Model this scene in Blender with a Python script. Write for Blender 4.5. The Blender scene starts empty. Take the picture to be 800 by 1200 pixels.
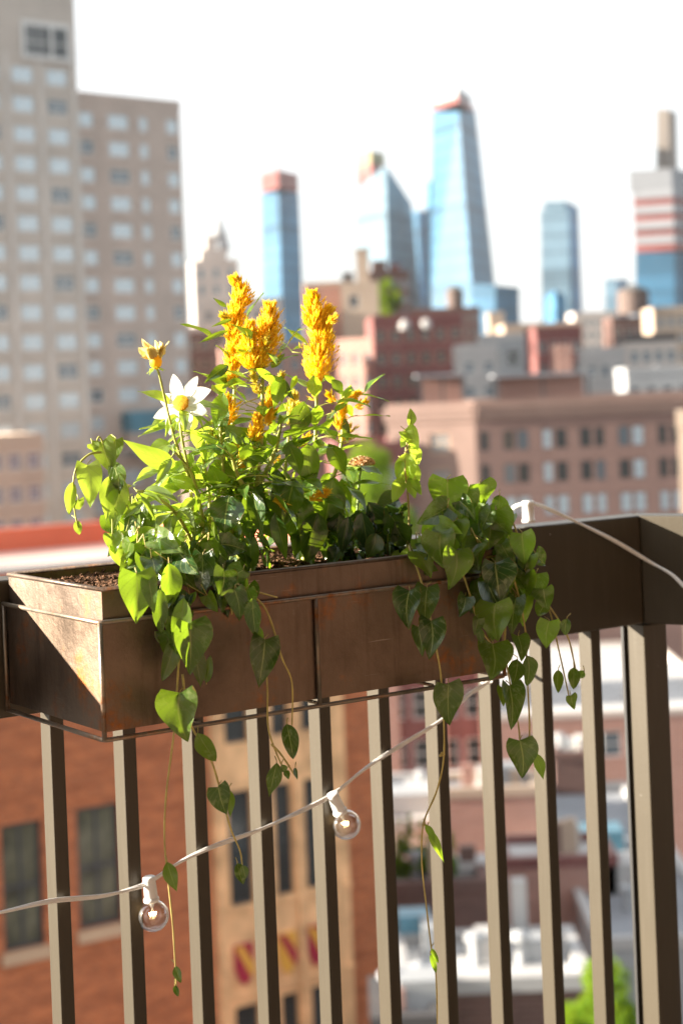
import bpy, bmesh, math, random
from mathutils import Vector, Matrix
random.seed(7)
PI = math.pi
scene = bpy.context.scene
C = scene.collection

# ------------------------------------------------------------------ camera maths
F = 2083.0; ROLL = 0.040
CR, SR = math.cos(ROLL), math.sin(ROLL)
def ray(px, py):
    u = (px-400)/F; v = (450-py)/F
    return u*CR + v*SR, -u*SR + v*CR
def at(px, py, D):
    a, b = ray(px, py)
    return Vector((a*D, D, b*D))
TH = math.radians(55.9)
T = Vector((math.sin(TH), math.cos(TH), 0))        # along the railing, away to the right
INW = Vector((math.cos(TH), -math.sin(TH), 0))     # from the railing into the balcony
UP = Vector((0, 0, 1))
P0 = Vector((-0.396, 2.24, 0))
def rp(px, py, s):                                  # point at offset s inside the railing plane
    a, b = ray(px, py)
    O = P0 + INW*s
    L = (a*O.y - O.x)/(T.x - a*T.y)
    D = O.y + T.y*L
    return Vector((a*D, D, b*D))
def W(L, s, z):                                     # railing coordinates
    return P0 + T*L + INW*s + UP*z

# ------------------------------------------------------------------ mesh builder
class MB:
    def __init__(self): self.v = []; self.f = []; self.m = []; self.uv = []; self.tint = []; self.t = 0.5
    def add(self, vs, fs, mi=0, uvs=None):
        o = len(self.v); self.v += [tuple(p) for p in vs]
        self.tint += [self.t]*len(vs)
        self.uv += (uvs if uvs else [(0, 0)]*len(vs))
        for f in fs: self.f.append(tuple(i+o for i in f)); self.m.append(mi)
    def quad(self, a, b, c, d, mi=0): self.add([a, b, c, d], [(0, 1, 2, 3)], mi)
    def obox(self, O, ax, ay, az, mi=0):            # box from corner O with three edge vectors
        O = Vector(O); ax = Vector(ax); ay = Vector(ay); az = Vector(az)
        vs = [O, O+ax, O+ax+ay, O+ay, O+az, O+ax+az, O+ax+ay+az, O+ay+az]
        fs = [(0, 3, 2, 1), (4, 5, 6, 7), (0, 1, 5, 4), (1, 2, 6, 5), (2, 3, 7, 6), (3, 0, 4, 7)]
        if ax.cross(ay).dot(az) < 0: fs = [f[::-1] for f in fs]
        self.add(vs, fs, mi)
    def box(self, x0, x1, y0, y1, z0, z1, mi=0):
        self.obox((x0, y0, z0), (x1-x0, 0, 0), (0, y1-y0, 0), (0, 0, z1-z0), mi)
    def tube(self, pts, r, n=8, mi=0, caps=True):
        pts = [Vector(p) for p in pts]
        rs = r if isinstance(r, (list, tuple)) else [r]*len(pts)
        vs = []; fs = []; uvs = []
        prev = None
        for i, p in enumerate(pts):
            d = (pts[min(i+1, len(pts)-1)] - pts[max(i-1, 0)])
            if d.length < 1e-9: d = Vector((0, 0, 1))
            d.normalize()
            if prev is None:
                x = d.orthogonal().normalized()
            else:
                x = (prev - d*prev.dot(d))
                x = x.normalized() if x.length > 1e-6 else d.orthogonal().normalized()
            prev = x; y = d.cross(x)
            for k in range(n):
                a = 2*PI*k/n
                vs.append(p + (x*math.cos(a)+y*math.sin(a))*rs[i]); uvs.append((k/n, i/len(pts)))
        for i in range(len(pts)-1):
            for k in range(n):
                k2 = (k+1) % n
                fs.append((i*n+k, i*n+k2, (i+1)*n+k2, (i+1)*n+k))
        if caps:
            fs.append(tuple(range(n))[::-1]); fs.append(tuple((len(pts)-1)*n+k for k in range(n)))
        self.add(vs, fs, mi, uvs)
    def lathe(self, O, prof, n=24, mi=0, axis=None):
        O = Vector(O); ax = (axis or UP).normalized()
        x = ax.orthogonal().normalized(); y = ax.cross(x)
        vs = []; fs = []
        for (r, h) in prof:
            for k in range(n):
                a = 2*PI*k/n
                vs.append(O + ax*h + (x*math.cos(a)+y*math.sin(a))*max(r, 1e-5))
        for i in range(len(prof)-1):
            for k in range(n):
                k2 = (k+1) % n
                fs.append((i*n+k, i*n+k2, (i+1)*n+k2, (i+1)*n+k))
        fs.append(tuple(range(n))[::-1]); fs.append(tuple((len(prof)-1)*n+k for k in range(n)))
        self.add(vs, fs, mi)
    def build(self, name, mats, parent=None, smooth=False, org=None):
        me = bpy.data.meshes.new(name)
        o_ = Vector(org) if org is not None else Vector((0, 0, 0))
        me.from_pydata([(v[0]-o_.x, v[1]-o_.y, v[2]-o_.z) for v in self.v], [], self.f)
        if not isinstance(mats, (list, tuple)): mats = [mats]
        for m in mats: me.materials.append(m)
        me.polygons.foreach_set('material_index', self.m)
        uvl = me.uv_layers.new(name='UVMap')
        for l in me.loops: uvl.data[l.index].uv = self.uv[l.vertex_index]
        at_ = me.attributes.new('tint', 'FLOAT', 'POINT')
        at_.data.foreach_set('value', self.tint)
        if smooth: me.polygons.foreach_set('use_smooth', [True]*len(me.polygons))
        me.update()
        o = bpy.data.objects.new(name, me); C.objects.link(o)
        o.location = o_
        if parent: 
            o.parent = parent
            if org is None and parent.type == 'EMPTY' or org is None:
                o.matrix_parent_inverse = world_of(parent).inverted()
        return o
def world_of(p):
    m = Matrix.Translation(p.location) @ p.rotation_euler.to_matrix().to_4x4()
    if p.parent: m = world_of(p.parent) @ p.matrix_parent_inverse @ m
    return m
def empty(name, loc, label=None, cat=None, group=None, rz=0):
    o = bpy.data.objects.new(name, None); C.objects.link(o)
    o.location = loc; o.rotation_euler = (0, 0, rz); o.empty_display_size = .1
    tag(o, label, cat, group); return o
def tag(o, label=None, cat=None, group=None, kind=None):
    if label: o['label'] = label
    if cat: o['category'] = cat
    if group: o['group'] = group
    if kind: o['kind'] = kind
    return o
def bevel(o, w, seg=2):
    m = o.modifiers.new('Bevel', 'BEVEL'); m.width = w; m.segments = seg; m.limit_method = 'ANGLE'

# ------------------------------------------------------------------ materials
def newmat(name):
    m = bpy.data.materials.new(name); m.use_nodes = True
    nt = m.node_tree; nt.nodes.clear()
    out = nt.nodes.new('ShaderNodeOutputMaterial')
    return m, nt, out
def nd(nt, t, **k):
    n = nt.nodes.new(t)
    for a, b in k.items():
        if a in n.inputs.keys() if isinstance(a, str) else False: n.inputs[a].default_value = b
        else: setattr(n, a, b)
    return n
def ramp(nt, fac, stops):
    r = nt.nodes.new('ShaderNodeValToRGB')
    e = r.color_ramp.elements
    while len(e) < len(stops): e.new(.5)
    for i, (p, c) in enumerate(stops):
        e[i].position = p; e[i].color = (c[0], c[1], c[2], 1)
    nt.links.new(fac, r.inputs[0]); return r.outputs[0]
def noise(nt, scale, detail=4, vec=None, rough=.55):
    n = nt.nodes.new('ShaderNodeTexNoise'); n.inputs['Scale'].default_value = scale
    n.inputs['Detail'].default_value = detail; n.inputs['Roughness'].default_value = rough
    if vec is None:
        tc = nt.nodes.new('ShaderNodeTexCoord'); vec = tc.outputs['Object']
    nt.links.new(vec, n.inputs['Vector']); return n.outputs['Fac']
def mix(nt, a, b, fac, mode='MIX'):
    m = nt.nodes.new('ShaderNodeMix'); m.data_type = 'RGBA'; m.blend_type = mode
    for s, v in ((m.inputs[6], a), (m.inputs[7], b), (m.inputs[0], fac)):
        if hasattr(v, 'is_linked') or hasattr(v, 'links'): nt.links.new(v, s)
        elif isinstance(v, (int, float)): s.default_value = v
        else: s.default_value = (v[0], v[1], v[2], 1)
    return m.outputs[2]
def math_(nt, op, a, b=0.0, c=None):
    m = nt.nodes.new('ShaderNodeMath'); m.operation = op
    for i, v in enumerate((a, b) if c is None else (a, b, c)):
        if isinstance(v, (int, float)): m.inputs[i].default_value = v
        else: nt.links.new(v, m.inputs[i])
    return m.outputs[0]
def principled(nt, out, col, rough=.7, metal=0, spec=.5, bump=None, bstr=.2, bdist=.01):
    p = nt.nodes.new('ShaderNodeBsdfPrincipled')
    if isinstance(col, (tuple, list)): p.inputs['Base Color'].default_value = (*col[:3], 1)
    else: nt.links.new(col, p.inputs['Base Color'])
    if isinstance(rough, (int, float)): p.inputs['Roughness'].default_value = rough
    else: nt.links.new(rough, p.inputs['Roughness'])
    p.inputs['Metallic'].default_value = metal
    p.inputs['Specular IOR Level'].default_value = spec
    if bump is not None:
        b = nt.nodes.new('ShaderNodeBump'); b.inputs['Strength'].default_value = bstr; b.inputs['Distance'].default_value = bdist
        nt.links.new(bump, b.inputs['Height']); nt.links.new(b.outputs[0], p.inputs['Normal'])
    nt.links.new(p.outputs[0], out.inputs[0]); return p
def simple(name, col, rough=.7, metal=0, var=.25, scale=.6, spec=.5, bump=0, bscale=8):
    m, nt, out = newmat(name)
    n = noise(nt, scale, 5)
    lo = tuple(max(0, c*(1-var)) for c in col); hi = tuple(min(1, c*(1+var)) for c in col)
    c = ramp(nt, n, [(.3, lo), (.7, hi)])
    principled(nt, out, c, rough, metal, spec, noise(nt, bscale, 3) if bump else None, bump)
    return m
def brick(name, c1, c2, mortar, scale=1.0, streak=.3):
    m, nt, out = newmat(name)
    tc = nt.nodes.new('ShaderNodeTexCoord')
    # wall coordinate: combine horizontal travel and height
    sep = nt.nodes.new('ShaderNodeSeparateXYZ'); nt.links.new(tc.outputs['Object'], sep.inputs[0])
    u = math_(nt, 'ADD', math_(nt, 'MULTIPLY', sep.outputs[0], .83), math_(nt, 'MULTIPLY', sep.outputs[1], .56))
    cmb = nt.nodes.new('ShaderNodeCombineXYZ'); nt.links.new(u, cmb.inputs[0]); nt.links.new(sep.outputs[2], cmb.inputs[1])
    b = nt.nodes.new('ShaderNodeTexBrick'); nt.links.new(cmb.outputs[0], b.inputs['Vector'])
    b.inputs['Scale'].default_value = scale; b.inputs['Color1'].default_value = (*c1, 1); b.inputs['Color2'].default_value = (*c2, 1)
    b.inputs['Mortar'].default_value = (*mortar, 1); b.inputs['Brick Width'].default_value = .5; b.inputs['Row Height'].default_value = .2
    b.inputs['Mortar Size'].default_value = .015
    mp = nt.nodes.new('ShaderNodeMapping'); mp.inputs['Scale'].default_value = (.5, 3.2, 1); nt.links.new(cmb.outputs[0], mp.inputs[0])
    n = noise(nt, 1.2, 6, mp.outputs[0])
    c = mix(nt, b.outputs[0], (c1[0]*.45, c1[1]*.5, c1[2]*.6), math_(nt, 'MULTIPLY', ramp(nt, n, [(.45, (0, 0, 0)), (.7, (1, 1, 1))]), streak))
    principled(nt, out, c, .85, 0, .3)
    return m
def glassy(name, col, rough=.15, metal=.6, floor=4.0, line=.25):
    m, nt, out = newmat(name)
    tc = nt.nodes.new('ShaderNodeTexCoord'); sep = nt.nodes.new('ShaderNodeSeparateXYZ'); nt.links.new(tc.outputs['Object'], sep.inputs[0])
    z = math_(nt, 'FRACT', math_(nt, 'DIVIDE', sep.outputs[2], floor))
    k = math_(nt, 'LESS_THAN', z, line)
    n = noise(nt, .014, 4)
    base = ramp(nt, n, [(.35, tuple(c*.7 for c in col)), (.65, tuple(min(1, c*1.3) for c in col))])  # broad mottling of the colour imitates reflections on glass facades
    c = mix(nt, base, tuple(c*.55 for c in col), math_(nt, 'MULTIPLY', k, .6))
    z2 = math_(nt, 'FRACT', math_(nt, 'DIVIDE', sep.outputs[2], floor*5.3)); k2 = math_(nt, 'LESS_THAN', z2, .14)
    c = mix(nt, c, tuple(c_*.4 for c_ in col), math_(nt, 'MULTIPLY', k2, .55))
    principled(nt, out, c, .45, 0, .25)
    return m

M = {}
M['paint'] = None
def mk():
    # brown-grey railing paint
    m, nt, out = newmat('railing paint')
    n = noise(nt, 3, 4); n2 = noise(nt, 220, 2)
    c = ramp(nt, n, [(.3, (.046, .036, .021)), (.7, (.057, .045, .027))])
    tcp = nt.nodes.new('ShaderNodeTexCoord'); mpp = nt.nodes.new('ShaderNodeMapping'); mpp.inputs['Scale'].default_value = (60, 60, 5); nt.links.new(tcp.outputs['Object'], mpp.inputs[0])
    g_ = ramp(nt, noise(nt, 1, 5, mpp.outputs[0], .65), [(.5, (0, 0, 0)), (.75, (1, 1, 1))]); c = mix(nt, c, (.16, .14, .11), math_(nt, 'MULTIPLY', g_, .10))
    ch = ramp(nt, noise(nt, 70, 3), [(.755, (0, 0, 0)), (.77, (1, 1, 1))]); c = mix(nt, c, (.5, .47, .42), ch)
    principled(nt, out, c, .42, 0, .45, n2, .08, .002)
    M['paint'] = m
    # liner / tray steel
    def steel(nm, rust_amt, base_lo, base_hi):
        m, nt, out = newmat(nm)
        tc = nt.nodes.new('ShaderNodeTexCoord')
        n = noise(nt, 7, 8, tc.outputs['Object'], .6); f = noise(nt, 90, 5, tc.outputs['Object'], .65); w = noise(nt, 14, 6, tc.outputs['Object'], .62)
        base = ramp(nt, n, [(.28, base_lo), (.5, tuple((a+b)/2 for a, b in zip(base_lo, base_hi))), (.74, base_hi)])
        rust = ramp(nt, f, [(.3, (.14, .045, .015)), (.6, (.36, .13, .035)), (.8, (.50, .24, .08))])
        # rust gathers where the broad and the fine noise agree
        k = ramp(nt, math_(nt, 'MULTIPLY', w, math_(nt, 'ADD', math_(nt, 'MULTIPLY', n, .7), .62)), [(.56-rust_amt, (0, 0, 0)), (.74-rust_amt, (1, 1, 1))])
        k2 = math_(nt, 'MULTIPLY', k, ramp(nt, f, [(.35, (.25,)*3), (.6, (1,)*3)]))
        c = mix(nt, base, rust, k2)
        # pale scuffs
        sc = ramp(nt, noise(nt, 26, 6, tc.outputs['Object'], .7), [(.66, (0, 0, 0)), (.76, (1, 1, 1))])
        c = mix(nt, c, (.42, .36, .30), math_(nt, 'MULTIPLY', sc, .28))
        md = nt.nodes.new('ShaderNodeMapping'); md.inputs['Scale'].default_value = (42, 42, 3.2); nt.links.new(tc.outputs['Object'], md.inputs[0])
        dr = ramp(nt, noise(nt, 1, 6, md.outputs[0], .7), [(.52, (0, 0, 0)), (.72, (1, 1, 1))]); c = mix(nt, c, (.05, .035, .025), math_(nt, 'MULTIPLY', dr, .5))
        ms_ = nt.nodes.new('ShaderNodeMapping'); ms_.inputs['Scale'].default_value = (8, 8, 260); ms_.inputs['Rotation'].default_value = (.5, .35, 0); nt.links.new(tc.outputs['Object'], ms_.inputs[0])
        sr = ramp(nt, noise(nt, 1, 3, ms_.outputs[0], .6), [(.70, (0, 0, 0)), (.73, (1, 1, 1))]); c = mix(nt, c, (.5, .44, .37), math_(nt, 'MULTIPLY', sr, .35))
        r = ramp(nt, n, [(.3, (.36,)*3), (.7, (.58,)*3)])
        p = principled(nt, out, c, .5, .92, .5, f, .3, .003)
        nt.links.new(r, p.inputs['Roughness'])
        return m
    M['steel'] = steel('weathered steel', .02, (.09, .068, .052), (.27, .205, .16))
    M['steel_dark'] = steel('weathered dark steel', .02, (.09, .067, .05), (.29, .212, .157))
    M['rod'] = steel('rusty rod', .10, (.15, .12, .09), (.50, .43, .34))
    # soil
    m, nt, out = newmat('potting soil')
    n = noise(nt, 160, 6)
    c = ramp(nt, n, [(.3, (.035, .018, .010)), (.55, (.13, .065, .035)), (.78, (.33, .19, .11))])
    principled(nt, out, c, .95, 0, .2, n, .6, .01); M['soil'] = m
    # leaves
    def leaf(nm, dark, light, vein, trans, tcol, var=0.0, rough=.27, spec=.8):
        m, nt, out = newmat(nm)
        uv = nt.nodes.new('ShaderNodeUVMap'); sep = nt.nodes.new('ShaderNodeSeparateXYZ'); nt.links.new(uv.outputs[0], sep.inputs[0])
        a = nt.nodes.new('ShaderNodeAttribute'); a.attribute_name = 'tint'
        au = math_(nt, 'ABSOLUTE', sep.outputs[0])
        mid = math_(nt, 'LESS_THAN', au, .045)
        st = math_(nt, 'FRACT', math_(nt, 'MULTIPLY', math_(nt, 'SUBTRACT', sep.outputs[1], math_(nt, 'MULTIPLY', au, .42)), 5.5))
        side = math_(nt, 'LESS_THAN', st, .10)
        vk = math_(nt, 'MAXIMUM', mid, math_(nt, 'MULTIPLY', side, .45))
        n = noise(nt, 45, 4)
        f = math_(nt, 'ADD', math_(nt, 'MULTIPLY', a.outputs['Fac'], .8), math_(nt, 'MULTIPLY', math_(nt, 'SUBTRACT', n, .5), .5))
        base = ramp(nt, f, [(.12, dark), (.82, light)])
        if var:
            vr = ramp(nt, noise(nt, 80, 5, None, .7), [(.55, (0, 0, 0)), (.62, (1, 1, 1))])
            base = mix(nt, base, (.42, .50, .22), math_(nt, 'MULTIPLY', vr, var))
        eg = math_(nt, 'MULTIPLY', math_(nt, 'GREATER_THAN', math_(nt, 'ADD', au, math_(nt, 'MULTIPLY', noise(nt, 150, 3), .5)), 1.24), .7)
        base = mix(nt, base, (.22, .12, .04), eg)
        c = mix(nt, base, vein, math_(nt, 'MULTIPLY', vk, .75))
        p = nt.nodes.new('ShaderNodeBsdfPrincipled'); nt.links.new(c, p.inputs['Base Color'])
        p.inputs['Roughness'].default_value = rough; p.inputs['Specular IOR Level'].default_value = spec
        bp = nt.nodes.new('ShaderNodeBump'); bp.inputs['Strength'].default_value = .6; bp.inputs['Distance'].default_value = .003
        nt.links.new(math_(nt, 'ADD', math_(nt, 'MULTIPLY', vk, -.6), n), bp.inputs['Height']); nt.links.new(bp.outputs[0], p.inputs['Normal'])
        t = nt.nodes.new('ShaderNodeBsdfTranslucent')
        tc_ = mix(nt, tcol, tuple(min(1, x*1.5) for x in tcol), a.outputs['Fac'])
        tc_ = mix(nt, tc_, (tcol[0]*.45, tcol[1]*.5, tcol[2]*.4), math_(nt, 'MAXIMUM', math_(nt, 'MULTIPLY', side, .45), math_(nt, 'MULTIPLY', mid, .3)))
        nt.links.new(tc_, t.inputs[0])
        ms = nt.nodes.new('ShaderNodeMixShader'); nt.links.new(math_(nt, 'MULTIPLY', math_(nt, 'ADD', math_(nt, 'MULTIPLY', a.outputs['Fac'], .75), .4), trans), ms.inputs[0])  # low-tint leaves let less through, imitating leaves in shade
        nt.links.new(p.outputs[0], ms.inputs[1]); nt.links.new(t.outputs[0], ms.inputs[2]); nt.links.new(ms.outputs[0], out.inputs[0])
        return m
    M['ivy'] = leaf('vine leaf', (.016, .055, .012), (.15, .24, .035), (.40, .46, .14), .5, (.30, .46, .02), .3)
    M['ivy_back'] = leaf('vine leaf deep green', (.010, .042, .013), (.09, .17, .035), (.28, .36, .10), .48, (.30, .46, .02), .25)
    M['celosia_leaf'] = leaf('celosia leaf', (.016, .06, .012), (.11, .22, .03), (.30, .38, .09), .5, (.34, .50, .02))
    M['dahlia_leaf'] = leaf('dahlia leaf', (.04, .09, .015), (.24, .33, .08), (.50, .54, .22), .5, (.42, .56, .04))
    M['dark_leaf'] = leaf('crumpled leaf', (.012, .045, .02), (.07, .12, .03), (.16, .22, .08), .25, (.16, .26, .015))
    M['dry_leaf'] = leaf('dry leaf', (.05, .07, .015), (.16, .14, .03), (.25, .2, .06), .3, (.3, .26, .03))
    M['petal'] = leaf('white petal', (.82, .81, .72), (.88, .88, .84), (.80, .79, .68), .55, (.92, .91, .82), 0, .5, .2)
    M['cream_petal'] = leaf('faded petal', (.75, .58, .20), (.88, .80, .50), (.8, .6, .25), .4, (.9, .7, .25), 0, .6, .2)
    def fl(nm, c1, c2, tcol, trans=.45):
        m, nt, out = newmat(nm)
        a = nt.nodes.new('ShaderNodeAttribute'); a.attribute_name = 'tint'
        c = ramp(nt, a.outputs['Fac'], [(.1, c1), (.9, c2)])
        d = nt.nodes.new('ShaderNodeBsdfPrincipled'); d.inputs['Roughness'].default_value = .6; nt.links.new(c, d.inputs['Base Color'])
        t = nt.nodes.new('ShaderNodeBsdfTranslucent'); t.inputs[0].default_value = (*tcol, 1)
        ms = nt.nodes.new('ShaderNodeMixShader'); ms.inputs[0].default_value = trans
        nt.links.new(d.outputs[0], ms.inputs[1]); nt.links.new(t.outputs[0], ms.inputs[2]); nt.links.new(ms.outputs[0], out.inputs[0]); return m
    M['plume'] = fl('celosia plume', (1.0, .60, .03), (1.0, .90, .14), (1.0, .84, .07), .66)
    M['plume_pale'] = fl('young plume', (.85, .65, .06), (.9, .85, .18), (.9, .8, .1))
    M['disc'] = fl('flower centre', (.95, .48, .01), (1, .75, .05), (1, .7, .03), .3)
    M['tan_flower'] = fl('dried flower', (.62, .36, .14), (.95, .80, .52), (.9, .6, .3), .35)
    M['stem_y'] = simple('yellow green stem', (.42, .44, .09), .5, 0, .3, 40)
    M['stem_t'] = simple('tan vine stem', (.50, .40, .12), .55, 0, .3, 60)
    M['stem_g'] = simple('green stem', (.20, .30, .05), .5, 0, .3, 40)
    M['stem_b'] = simple('dry brown stem', (.42, .24, .07), .6, 0, .3, 60)
    M['white_plastic'] = simple('white plastic', (.88, .87, .84), .35, 0, .03, 20)
    M['cord'] = simple('white cord rubber', (.88, .86, .82), .4, 0, .06, 60)
    # bulb glass
    m, nt, out = newmat('clear bulb glass')
    g = nt.nodes.new('ShaderNodeBsdfGlass'); g.inputs['IOR'].default_value = 1.45; g.inputs['Roughness'].default_value = 0.0; g.inputs[0].default_value = (.97, .97, .97, 1)
    tr = nt.nodes.new('ShaderNodeBsdfTransparent'); tr.inputs[0].default_value = (.95, .95, .96, 1)
    ly = nt.nodes.new('ShaderNodeLayerWeight'); ly.inputs[0].default_value = .5
    gl = nt.nodes.new('ShaderNodeBsdfGlossy'); gl.inputs['Roughness'].default_value = .03
    ms = nt.nodes.new('ShaderNodeMixShader'); nt.links.new(math_(nt, 'ADD', math_(nt, 'MULTIPLY', ly.outputs['Facing'], .75), .07), ms.inputs[0])
    nt.links.new(tr.outputs[0], ms.inputs[1]); nt.links.new(gl.outputs[0], ms.inputs[2]); nt.links.new(ms.outputs[0], out.inputs[0]); M['bulb'] = m
    m, nt, out = newmat('glowing filament')
    e = nt.nodes.new('ShaderNodeEmission'); e.inputs[0].default_value = (1, .66, .30, 1); e.inputs[1].default_value = 10; nt.links.new(e.outputs[0], out.inputs[0]); M['fil'] = m
    # city
    M['winglass'] = simple('window glass', (.13, .17, .20), .12, 0, .35, .25, .9)
    M['winglass_pale'] = simple('pale window glass', (.55, .66, .72), .2, .2, .3, .2, .9)
    M['winglass_dark'] = simple('dark window glass', (.045, .05, .05), .12, 0, .3, .4, .8)
    M['winglass_olive'] = simple('olive tinted window glass', (.11, .105, .07), .2, 0, .8, .9, .5)
    M['frame_white'] = simple('white window frame', (.62, .62, .60), .5, 0, .05)
    M['frame_dark'] = simple('dark window frame', (.05, .05, .055), .5, 0, .1)
    M['frame_tan'] = simple('tan window surround', (.50, .34, .22), .6, 0, .1)
    M['w_tower'] = simple('tan brick tower wall', (.47, .425, .375), .85, 0, .10, .3)
    M['w_wing'] = simple('pinkish tan brick wall', (.46, .385, .335), .85, 0, .10, .3)
    M['concrete'] = simple('pale concrete', (.55, .52, .48), .8, 0, .12, .2)
    M['brick_near'] = brick('red brick', (.56, .165, .062), (.34, .10, .042), (.5, .27, .15), 1.9, .8)
    M['sandstone'] = simple('sandstone', (.76, .46, .24), .85, 0, .30, 1.3, .3, .9, 2.0)
    M['brownstone'] = brick('brown brick', (.24, .15, .128), (.195, .12, .102), (.28, .20, .175), 1.2, .2)
    M['brown_lit'] = simple('brown trim and sunlit wall', (.25, .165, .135), .8, 0, .1, .3)  # trim colour, and a sunlit tone of the block's brown for the pavilion
    M['redbrick'] = brick('dark red brick', (.23, .085, .078), (.18, .065, .06), (.25, .15, .13), 1.2, .3)
    M['pinkbrick'] = brick('pale red brick', (.42, .23, .185), (.36, .19, .15), (.44, .33, .28), 1.2, .25)
    M['darkbrick'] = brick('dark brown brick', (.16, .09, .075), (.12, .07, .06), (.2, .14, .12), 1.2, .3)
    M['beige'] = simple('beige stucco', (.44, .34, .26), .85, 0, .1, .3)
    M['palestone'] = simple('pale limestone', (.55, .48, .43), .85, 0, .12, .1)
    M['whitewall'] = simple('white painted wall', (.42, .41, .40), .8, 0, .08, .3)
    M['greywall'] = simple('grey wall', (.33, .34, .35), .8, 0, .12, .3)
    M['darkwall'] = simple('dark charcoal wall', (.07, .065, .065), .7, 0, .2, .3)
    M['roof_white'] = simple('white roof membrane', (.50, .49, .48), .8, 0, .12, .35)
    M['roof_grey'] = simple('grey roof membrane', (.24, .25, .27), .85, 0, .18, .35)
    M['roof_tar'] = simple('dark tar roof', (.10, .095, .09), .9, 0, .25, .35)
    M['roof_red'] = simple('red roof deck', (.55, .14, .07), .8, 0, .15, .3)
    M['roof_pink'] = simple('pinkish roof deck', (.62, .40, .34), .8, 0, .1, .2)
    M['recess'] = simple('painted recess shade', (.12, .13, .135), .5, 0, .5, .35)
    M['edge_line'] = simple('black gasket', (.012, .011, .01), .6)
    M['wood_tank'] = simple('weathered tank wood', (.14, .10, .085), .85, 0, .25, 1)
    M['bluegreen'] = glassy('blue tower glass', (.05, .145, .24), .3, .0, 12, .3)
    M['glass_deep'] = glassy('deep blue tower glass', (.03, .12, .24), .2, .0, 12, .25)
    M['glass_pale'] = glassy('pale silver tower glass', (.14, .22, .28), .3, .0, 12, .2)
    M['glass_mid'] = glassy('mid blue tower glass', (.06, .20, .34), .3, .0, 12, .3)
    M['red_netting'] = glassy('red safety netting', (.30, .10, .09), .8, 0, 8, .5)
    M['tower_stone'] = simple('hazy tower stone', (.20, .17, .145), .8, 0, .1, .02)
    M['tower_concrete'] = simple('raw tower concrete', (.27, .28, .30), .8, 0, .1, .02)
    M['site_olive'] = simple('olive tarp', (.25, .22, .12), .8, 0, .2, .05)
    M['shield_red'] = simple('crimson shield glaze', (.36, .02, .05), .5, 0, .1, 2)
    M['shield_gold'] = simple('gold shield glaze', (.72, .38, .06), .5, 0, .1, 2)
    M['skylight'] = simple('blue skylight', (.10, .24, .32), .3, 0, .2, .5)
    M['asphalt'] = simple('asphalt ground', (.055, .055, .055), .9, 0, .3, .05)
    M['slab'] = simple('balcony decking', (.20, .16, .125), .85, 0, .15, 3)
    M['own_brick'] = brick('own brick wall', (.24, .155, .11), (.20, .125, .09), (.25, .2, .16), 4, .2)
    M['slab_dark'] = simple('dark sky blocker', (.07, .06, .05), .85, 0, .15, 3)
    M['bark'] = simple('bark', (.12, .085, .06), .9, 0, .3, 3)
    m, nt, out = newmat('tree leaves')
    a = nt.nodes.new('ShaderNodeAttribute'); a.attribute_name = 'tint'
    c = ramp(nt, a.outputs['Fac'], [(.1, (.05, .10, .015)), (.9, (.16, .24, .03))])
    d = nt.nodes.new('ShaderNodeBsdfDiffuse'); nt.links.new(c, d.inputs[0]); t = nt.nodes.new('ShaderNodeBsdfTranslucent'); t.inputs[0].default_value = (.28, .38, .02, 1)
    ms = nt.nodes.new('ShaderNodeMixShader'); ms.inputs[0].default_value = .4
    nt.links.new(d.outputs[0], ms.inputs[1]); nt.links.new(t.outputs[0], ms.inputs[2]); nt.links.new(ms.outputs[0], out.inputs[0]); M['treeleaf'] = m
    m2 = m.copy(); m2.name = 'bright tree leaves'; m2.node_tree.nodes['Color Ramp'].color_ramp.elements[0].color = (.09, .18, .015, 1); m2.node_tree.nodes['Color Ramp'].color_ramp.elements[1].color = (.18, .29, .03, 1); M['treeleaf2'] = m2
mk()

# ------------------------------------------------------------------ world, sun, camera
SUN_AZ = math.radians(-93); SUN_EL = math.radians(13.5)     # heading from +Y, clockwise
w = bpy.data.worlds.new('World'); scene.world = w; w.use_nodes = True
nt = w.node_tree; nt.nodes.clear()
sky = nt.nodes.new('ShaderNodeTexSky'); sky.sky_type = 'NISHITA'; sky.sun_disc = False
sky.sun_elevation = SUN_EL; sky.sun_rotation = SUN_AZ
sky.air_density = 1.0; sky.dust_density = 1.5; sky.ozone_density = 1.2
bg = nt.nodes.new('ShaderNodeBackground'); bg.inputs[1].default_value = .06
wo = nt.nodes.new('ShaderNodeOutputWorld'); tc = nt.nodes.new('ShaderNodeTexCoord'); mp = nt.nodes.new('ShaderNodeMapping'); mp.inputs['Scale'].default_value = (1.2, 1.2, 4.5)
nt.links.new(tc.outputs['Generated'], mp.inputs[0])
cn = noise(nt, 2.2, 6, mp.outputs[0], .6)
veil = ramp(nt, cn, [(.25, (.7,)*3), (.75, (.95,)*3)])
cl2 = ramp(nt, noise(nt, 1.3, 5, mp.outputs[0], .55), [(.36, (3.55, 3.75, 3.9)), (.60, (4.9, 4.95, 5.0))])
mulv = mix(nt, sky.outputs[0], cl2, veil)
nt.links.new(mulv, bg.inputs[0]); nt.links.new(bg.outputs[0], wo.inputs[0])
sl = bpy.data.lights.new('sun', 'SUN'); sl.energy = 5.0; sl.angle = math.radians(.5); sl.color = (1, .90, .76)
so = bpy.data.objects.new('sun', sl); C.objects.link(so)
S = Vector((math.sin(SUN_AZ)*math.cos(SUN_EL), math.cos(SUN_AZ)*math.cos(SUN_EL), math.sin(SUN_EL)))
so.rotation_euler = S.to_track_quat('Z', 'Y').to_euler()
cd = bpy.data.cameras.new('camera'); cam = bpy.data.objects.new('camera', cd); C.objects.link(cam); scene.camera = cam
cd.sensor_fit = 'VERTICAL'; cd.sensor_height = 36; cd.sensor_width = 24; cd.lens = F/1200*36
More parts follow.
